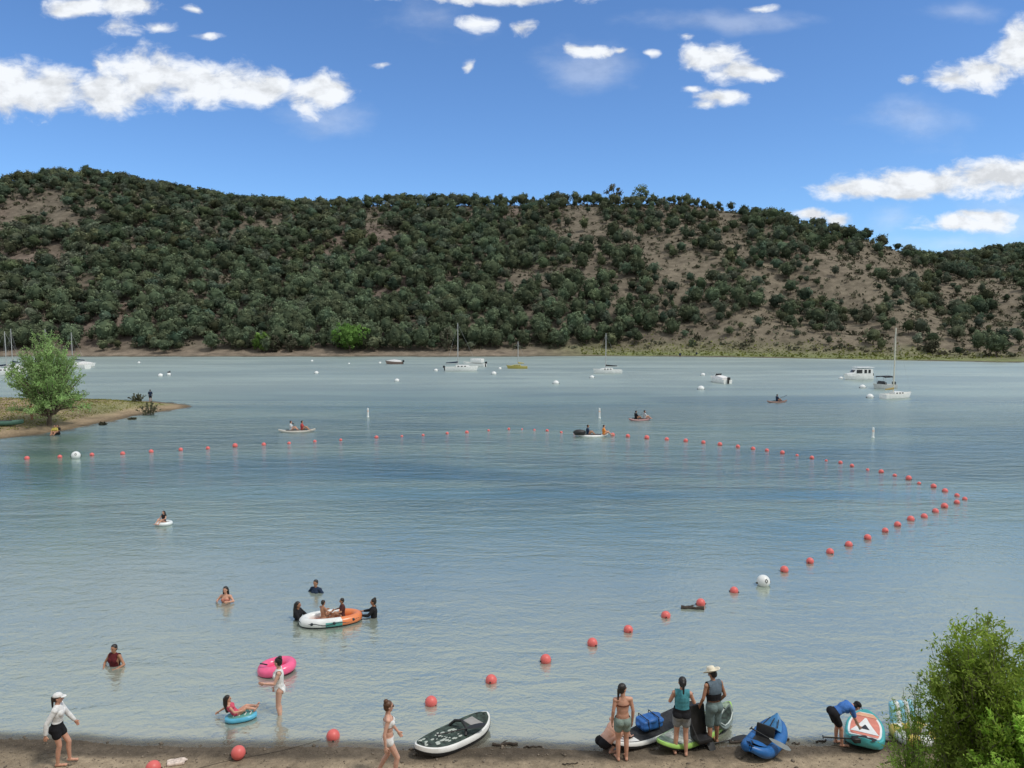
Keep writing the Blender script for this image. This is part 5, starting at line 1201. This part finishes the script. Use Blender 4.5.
GREY_PAD = mat('deck_pad_black', (.02, .022, .026), rough=.85, var=.5, scale=14, bump=.4)
# 1: white and dark-green inflatable kayak left
e1, L1, rk1, T1 = board((415, 758), (488, 722), .86, .20, 'white inflatable board with dark green camouflage deck lying alone at the water line', WB, PADG, rocker=.16, nose=2.2, tail=3.5)
hullb = MB()
hullb.loft([[Vector((x, y, z+rk1(x))) for x, y in plan(L1, .86, inset=ins, nose=2.2, tail=3.5)] for ins, z in ((.075, -.012), (.012, .01), (-.006, .09))], closed=True, caps=False); hullb.build('black_underside', RUB, e1)
pd = MB()
for k in range(46):
    a = rnd.uniform(-.82, .10)*L1/2; y = rnd.uniform(-.6, .6)*.40*(1-abs(a/(L1/2))**2.2)**.6; r_ = rnd.uniform(.014, .04)
    pd.ell((a, y, T1+.012+rk1(a)), (r_*1.6, r_, .008), nu=8, nv=4)
pd.build('printed_pattern', mat('pattern_pale', (.42, .46, .42), rough=.8), e1)
sb_ = MB(); sb_.box((.30*L1, 0, T1+.03), (.36, .42, .05), bev=.02); sb_.build('seat_pad', mat('seat_pad_grey', (.30, .29, .28), rough=.8), e1)
MB().tube([(.06*L1, -.3, T1+.02), (.10*L1, -.2, T1+.14), (.12*L1, 0, T1+.20), (.10*L1, .2, T1+.14), (.06*L1, .3, T1+.02)], .035, 8).build('backrest', BLACK, e1)
hnd = MB(); hnd.tube([(-.47*L1, 0, T1+rk1(.47*L1)), (-.44*L1, 0, T1+rk1(.45*L1)+.05), (-.41*L1, 0, T1+rk1(.41*L1))], .012, 6).tube([(.43*L1, -.1, T1+rk1(.4*L1)), (.44*L1, 0, T1+rk1(.4*L1)+.05), (.43*L1, .1, T1+rk1(.4*L1))], .012, 6); hnd.build('handle', BLACK, e1)
paddle(P(437, 735, .34), P(468, 728, .36), 'black paddle lying across the camouflage board', BLACK, one=True)
# 2: white board with black pad
e2, L2, rk2, T2 = board((612, 753), (694, 710), .72, .15, 'white paddle board with black deck pad carrying a blue bag behind the standing person', WB, GREY_PAD, rocker=.2)
MB().loft([[Vector((x, y, z+rk2(x))) for x, y in plan(L2, .72, inset=ins)] for ins, z in ((.075, -.012), (.012, .008), (-.006, .07))], closed=True, caps=False).build('black_underside', RUB, e2)
dd = MB(); dd.box((-.36*L2, 0, T2+rk2(.36*L2)+.012), (.42, .16, .01)).box((-.30*L2, .12, T2+rk2(.3*L2)+.013), (.3, .04, .01)); dd.build('nose_pad', BLACK, e2)
rows = []
for i in range(9):
    x = (-.97+.40*i/8); w = (.36-.06)*max(0, 1-abs(x)**1.9)**.62*.97; X_ = (L2/2-.06)*x; rows.append([Vector((X_, y*w, T2+.010+rk2(X_)+.004*(1-y*y))) for y in (-1, -.5, 0, .5, 1)])
MB().loft(rows, caps=False).build('nose_deck', WB, e2)
def lump(loc, size, m, label, cat, name, seed=1, rz=0.0, straps=None):
    r = random.Random(seed); g = MB(); g.box((0, 0, size[2]*.45), (size[0]*.85, size[1]*.85, size[2]*.8), bev=size[2]*.18)
    for _ in range(9): g.ell((r.uniform(-.38, .38)*size[0], r.uniform(-.35, .35)*size[1], size[2]*r.uniform(.25, .8)), (size[0]*r.uniform(.12, .25), size[1]*r.uniform(.15, .25), size[2]*r.uniform(.15, .3)), nu=12, nv=8)
    me = remeshed(g, .018, 2); me.materials.clear(); me.materials.append(m); me.polygons.foreach_set('use_smooth', [True]*len(me.polygons)); me.name = name
    e = empty(name, loc, rz, label, cat); link(bpy.data.objects.new('cover', me), e)
    if straps:
        s = MB()
        for x in (-.25, .2): s.tube([(x*size[0], -.5*size[1], size[2]*.2), (x*size[0], -.42*size[1], size[2]*.95), (x*size[0], .42*size[1], size[2]*.97), (x*size[0], .5*size[1], size[2]*.2)], .012, 6)
        s.build('strap', straps, e)
    return e
BLUE = mat('nylon_blue', (.025, .13, .42), rough=.5, var=.35, scale=6, bump=.5)
lump(P(649, 727, .2)+Vector((0, 0, 0)), (.66, .44, .30), BLUE, 'blue bag heaped on the white paddle board', 'bag', 'bag', 4, .5, BLACK)
# 3: green board + black bag
GRN = paint('board_green', (.34, .58, .14)); MIX = mat('deck_grey_green', (.25, .32, .24), rough=.8, var=.7, scale=6, bump=.2)
e3, L3, rk3, T3 = board((658, 754), (730, 712), .80, .14, 'lime green and grey paddle board lying behind the woman in teal', GRN, MIX, rocker=.24, nose=2.6, padc=mat('pad_pale_grey', (.34, .36, .33), rough=.85, var=.5, scale=10))
MB().loft([[Vector((x, y, z+rk3(x))) for x, y in plan(L3, .80, inset=ins, nose=2.6)] for ins, z in ((.075, -.012), (.012, .004), (-.006, .05))], closed=True, caps=False).build('black_underside', RUB, e3)
lg = MB()
for k in range(5): lg.box((-.78*L3/2+.07*k, 0, T3+.022+rk3(.7*L3/2)*.8-.02*k), (.03, .36-.03*k, .012), bev=.003)
for sg in (-1, 1): lg.tube([(-.3*L3, sg*.2, T3+.03), (0, sg*.28, T3+.02), (.3*L3, sg*.22, T3+.03)], .008, 5)
lg.build('printed_stripes', paint('stripe_white', (.7, .74, .6)), e3)
for x in (.30, .38):
    MB().tube([(x*L3, -.26, T3+rk3(x*L3)+.02), (x*L3+.05, 0, T3+rk3(x*L3)+.03), (x*L3, .26, T3+rk3(x*L3)+.02)], .012, 5).build('bungee', BLACK, e3)
pb = P(698, 737, .17); g = empty('gear_bag', pb, R(20), 'tall black gear bag standing on the green board between the two people', 'bag')
sm = MB(); sm.box((0, .04, .38), (.40, .12, .72), rx=R(-12), bev=.05).box((0, -.14, .06), (.38, .36, .10), bev=.04); sm.build('back_pad', BLACK, g)
MB().tube([(-.18, -.28, .1), (-.2, -.05, .35), (-.19, .1, .62)], .014, 5).build('strap', RUB, g)
paddle(P(691, 694, .95), P(707, 735, .25), 'black paddle leaning between the woman in teal and the hatted man', BLACK, one=True)
# raised grey far end of the green board, modelled as a separate board
e6, L6, rk6, T6 = board((715, 729), (730, 713), .36, .10, 'raised dark grey, pale-striped far end of the green board behind the hatted man', mat('hull_slate', (.16, .2, .19), rough=.5), PADG, rocker=.3, nose=2.6, tail=2.6, z=.2, lift=.10)
st_ = MB()
for y in (-.14, .14): st_.tube([(x*L6/2, y*(1-x*x*.4), T6+.014+rk6(x*L6/2)) for x in (-.8, -.4, 0, .4, .75)], .014, 5)
st_.build('printed_stripes', paint('stripe_pale', (.55, .6, .56)), e6)
paddle(G(700, 748)+Vector((0, 0, .04)), G(733, 741)+Vector((0, 0, .04)), 'black paddle lying on the sand behind the hatted man', BLACK, one=True)
# 4: blue sit-in kayak
c, L4, rz, ga, gb = board_ends((751, 757), (777, 728), .15)
BLK = mat('kayak_blue', (.018, .12, .36), rough=.4, var=.25, scale=3); BLKL = mat('kayak_blue_light', (.04, .19, .42), rough=.45, var=.3, scale=4)
e4 = empty('kayak', (c.x, c.y, max(0, (ga+gb)/2)), rz, 'blue inflatable kayak with black seat pulled up on the sand', 'kayak')
def tubes_hull():
    # two side tubes meeting at both ends, over a floor
    Wd = .56
    for sg in (-1, 1):
        pts = []; rr = []
        for i in range(25):
            t = -1+2*i/24; pts.append((t*L4/2, sg*Wd/2*(1-abs(t)**3.4)**.6*.92, .15+.20*abs(t)**3)); rr.append(.13*(1-.45*abs(t)**4))
        MB().tube(pts, rr, 14).build('side_tube', BLK, e4)
    rows = []
    for i in range(21):
        t = -.97+1.94*i/20; w = Wd/2*(1-abs(t)**2.6)**.75; rows.append([Vector((t*L4/2, y*w, .06+.20*abs(t)**3)) for y in (-1, 0, 1)])
    MB().loft(rows, caps=False).build('floor', BLKL, e4)
    for sg, a, b_ in ((-1, -.98, -.55), (1, .45, .98)):
        rows = []
        for i in range(9):
            t = a+(b_-a)*i/8; w = Wd/2*(1-min(.999, abs(t))**2.6)**.75*.9+.02; rows.append([Vector((t*L4/2, y*w, .29+.20*abs(t)**3+.05*(1-y*y))) for y in (-1, -.5, 0, .5, 1)])
        MB().loft(rows, caps=False).build('spray_deck', BLKL if sg > 0 else BLK, e4)
    MB().box((-.12*L4, 0, .22), (.42, .42, .10), bev=.04).box((.02*L4, 0, .36), (.08, .42, .34), bev=.04, ry=R(15)).build('seat', BLACK, e4)
    l = MB(); 
    for y in (-.16, 0, .16): l.tube([(.22*L4, y, .39), (.38*L4, y*.6, .46)], .012, 5)
    l.build('bungee', BLACK, e4); MB().tube([(-.5*L4, -.05, .40), (-.53*L4, 0, .44), (-.5*L4, .05, .40)], .014, 6).build('handle', BLACK, e4)
tubes_hull()
paddle(P(751, 728, .5), P(772, 740, .4), 'black paddle with a pale blade lying across the blue kayak', mat('blade_grey', (.2, .22, .22), rough=.5), one=True)
# 5: teal board with coral deck, seen end-on
TEAL = paint('board_teal', (.06, .36, .38)); COR = mat('deck_coral', (.62, .22, .17), rough=.8, var=.15, scale=6); 
e5, L5, rk5, T5 = board((863, 754), (866, 721), .86, .20, 'teal paddle board with a coral and white deck pad pointing at the beach', TEAL, TEAL, rocker=.20, nose=2.6, tail=3.2)
def deck_patch(x0, x1, y0, y1, y2, y3, m, nm, dz):
    rows = []
    for i in range(7):
        t = i/6; x = (x0+(x1-x0)*t)*L5/2; ya = y0+(y1-y0)*t; yb = y2+(y3-y2)*t; rows.append([Vector((x, ya, T5+dz+rk5(x))), Vector((x, (ya+yb)/2, T5+dz+.002+rk5(x))), Vector((x, yb, T5+dz+rk5(x)))])
    MB().loft(rows, caps=False).build(nm, m, e5)
PEACH = mat('deck_peach', (.68, .38, .25), rough=.8)
board.skin(.075, T5+.009, WB, 'white_rim', -.58, .96)
board.skin(.12, T5+.016, COR, 'coral_panel', -.50, .92)
deck_patch(-.25, .62, -.30, -.02, .30, .02, WB, 'white_triangle', .026)
deck_patch(-.02, .26, -.10, -.01, .10, .01, BLACK, 'dark_emblem', .034)
deck_patch(.68, .80, -.26, -.16, .26, .16, PEACH, 'peach_band', .026)
lump(P(860, 742, .25), (.42, .20, .14), BLACK, 'black bag lying on the front of the teal and coral board', 'bag', 'bag', 9, .05)
paddle(P(823, 737, .22), P(856, 739, .30), 'black paddle reaching from the bending person to the teal board', BLACK, one=True)
# 7: yellow and blue float behind the bush
YV = paint('vinyl_yellow', (.55, .42, .10), .35); SBV = paint('vinyl_sky', (.25, .55, .70), .35)
fl = G(921, 746); 
e7 = ring(fl+Vector((0, .35, 0)), .36, .36, .14, [YV, WV], 'yellow and white inflatable lounger with a pale blue backrest behind the willow bush', 'inflatable_lounger', rz=.2, split=lambda t, a: 1 if int(t/(2*PI)*10) % 2 else 0, floor=mat('mesh_brown', (.09, .05, .03), rough=.8), cat='lounger')
for k in range(5): MB().cap((-.26+.13*k, .32, .22), (-.22+.12*k, .46, .58), .075, .07).build('backrest_tube', SBV if k % 2 == 0 else WV, e7)

# ------------------------------------------------------------------ driftwood, towel, stones
DW = mat('wet_wood', (.045, .034, .026), rough=.8, var=.5, scale=12, bump=.7)
def stick(a, b, r, label, name='driftwood', fork=False, z=.02):
    pa = P(*a); pb = P(*b)
    for q in (pa, pb): q.z = max(hz(q.x, q.y), 0)+r*.4
    d = pb-pa; m = MB(); rr = random.Random(int(a[0])); n = 7
    pts = [pa+d*(i/(n-1))+Vector((rr.uniform(-.02, .02), rr.uniform(-.03, .03), rr.uniform(0, .015))) for i in range(n)]; m.tube(pts, [r*(.7+.5*rr.random()) for _ in range(n)], 7)
    if fork: m.tube([pts[2], pts[2]+d*.15+Vector((0, .07, .04)), pts[2]+d*.3+Vector((0, .12, .05))], [r*.6, r*.4, r*.15], 5)
    tag(m.build(name, DW), label, 'driftwood')
stick((681, 608), (704, 609.5), .06, 'dark waterlogged log floating below a coral buoy', 'floating_log', True)
stick((492, 745.5), (518, 745), .035, 'dark stick of driftwood right of the camouflage board', fork=True)
stick((524, 747.5), (542, 747.5), .022, 'short thin driftwood stick, second right of the camouflage board')
stick((730, 743), (748, 742), .03, 'dark driftwood bits left of the blue kayak')
stick((776, 741), (790, 740), .03, 'dark forked driftwood touching the right side of the blue kayak', fork=True)
stick((792, 744), (800, 743.5), .015, 'thin driftwood sliver right of the blue kayak')
stick((815, 742), (826, 741), .02, 'small driftwood piece left of the bending person')
stick((884, 741.5), (898, 741), .03, 'dark driftwood between the teal board and the bush')
stick((562, 766), (577, 765), .015, 'small twig on the dry sand left of the standing person')
stick((886, 766), (900, 760), .02, 'twig lying on the dry sand beside the bush')
def pebbles():
    r = np.random.RandomState(2); n = 2600; x = r.uniform(-13, 13, n); wy = np.interp(x, BWX, BWY); y = wy+.1-np.abs(r.randn(n))*.9; z = height(x, y); mb_V = []; Q = []; T = []
    ov = np.array([[1, 0, 0], [0, 1, 0], [-1, 0, 0], [0, -1, 0], [0, 0, 1], [0, 0, -1]], float); of = np.array([[0, 1, 4], [1, 2, 4], [2, 3, 4], [3, 0, 4], [1, 0, 5], [2, 1, 5], [3, 2, 5], [0, 3, 5]])
    s = r.uniform(.006, .022, n)*(1+(r.rand(n) < .06)*1.6)
    V = (ov[None]*(s[:, None, None]*r.uniform(.6, 1.3, (n, 1, 3))*np.array([1, 1, .6]))+np.stack([x, y, z+s*.2], -1)[:, None]).reshape(-1, 3)
    Q = (of[None]+(np.arange(n)*6)[:, None, None]).reshape(-1, 3)
    o = bpy.data.objects.new('pebbles', np_mesh('pebbles', V, Q, mat('pebble', (.16, .13, .10), rough=.9, var=.6, scale=3))); link(o); tag(o, 'small pebbles and debris strewn along the beach', 'pebbles', kind='stuff')
pebbles()
tw = G(176, 764); lump(tw, (.42, .24, .09), mat('towel_pattern', (.62, .52, .46), rough=.9, var=.35, scale=14, bump=.5), 'crumpled pale towel lying on the sand left of the stranded buoy', 'towel', 'towel', 13, .3)

# ------------------------------------------------------------------ render settings
scene.view_settings.view_transform = 'Standard'; scene.view_settings.look = 'None'; scene.view_settings.exposure = 0
scene.render.engine = 'CYCLES'; scene.render.resolution_x = W; scene.render.resolution_y = H_
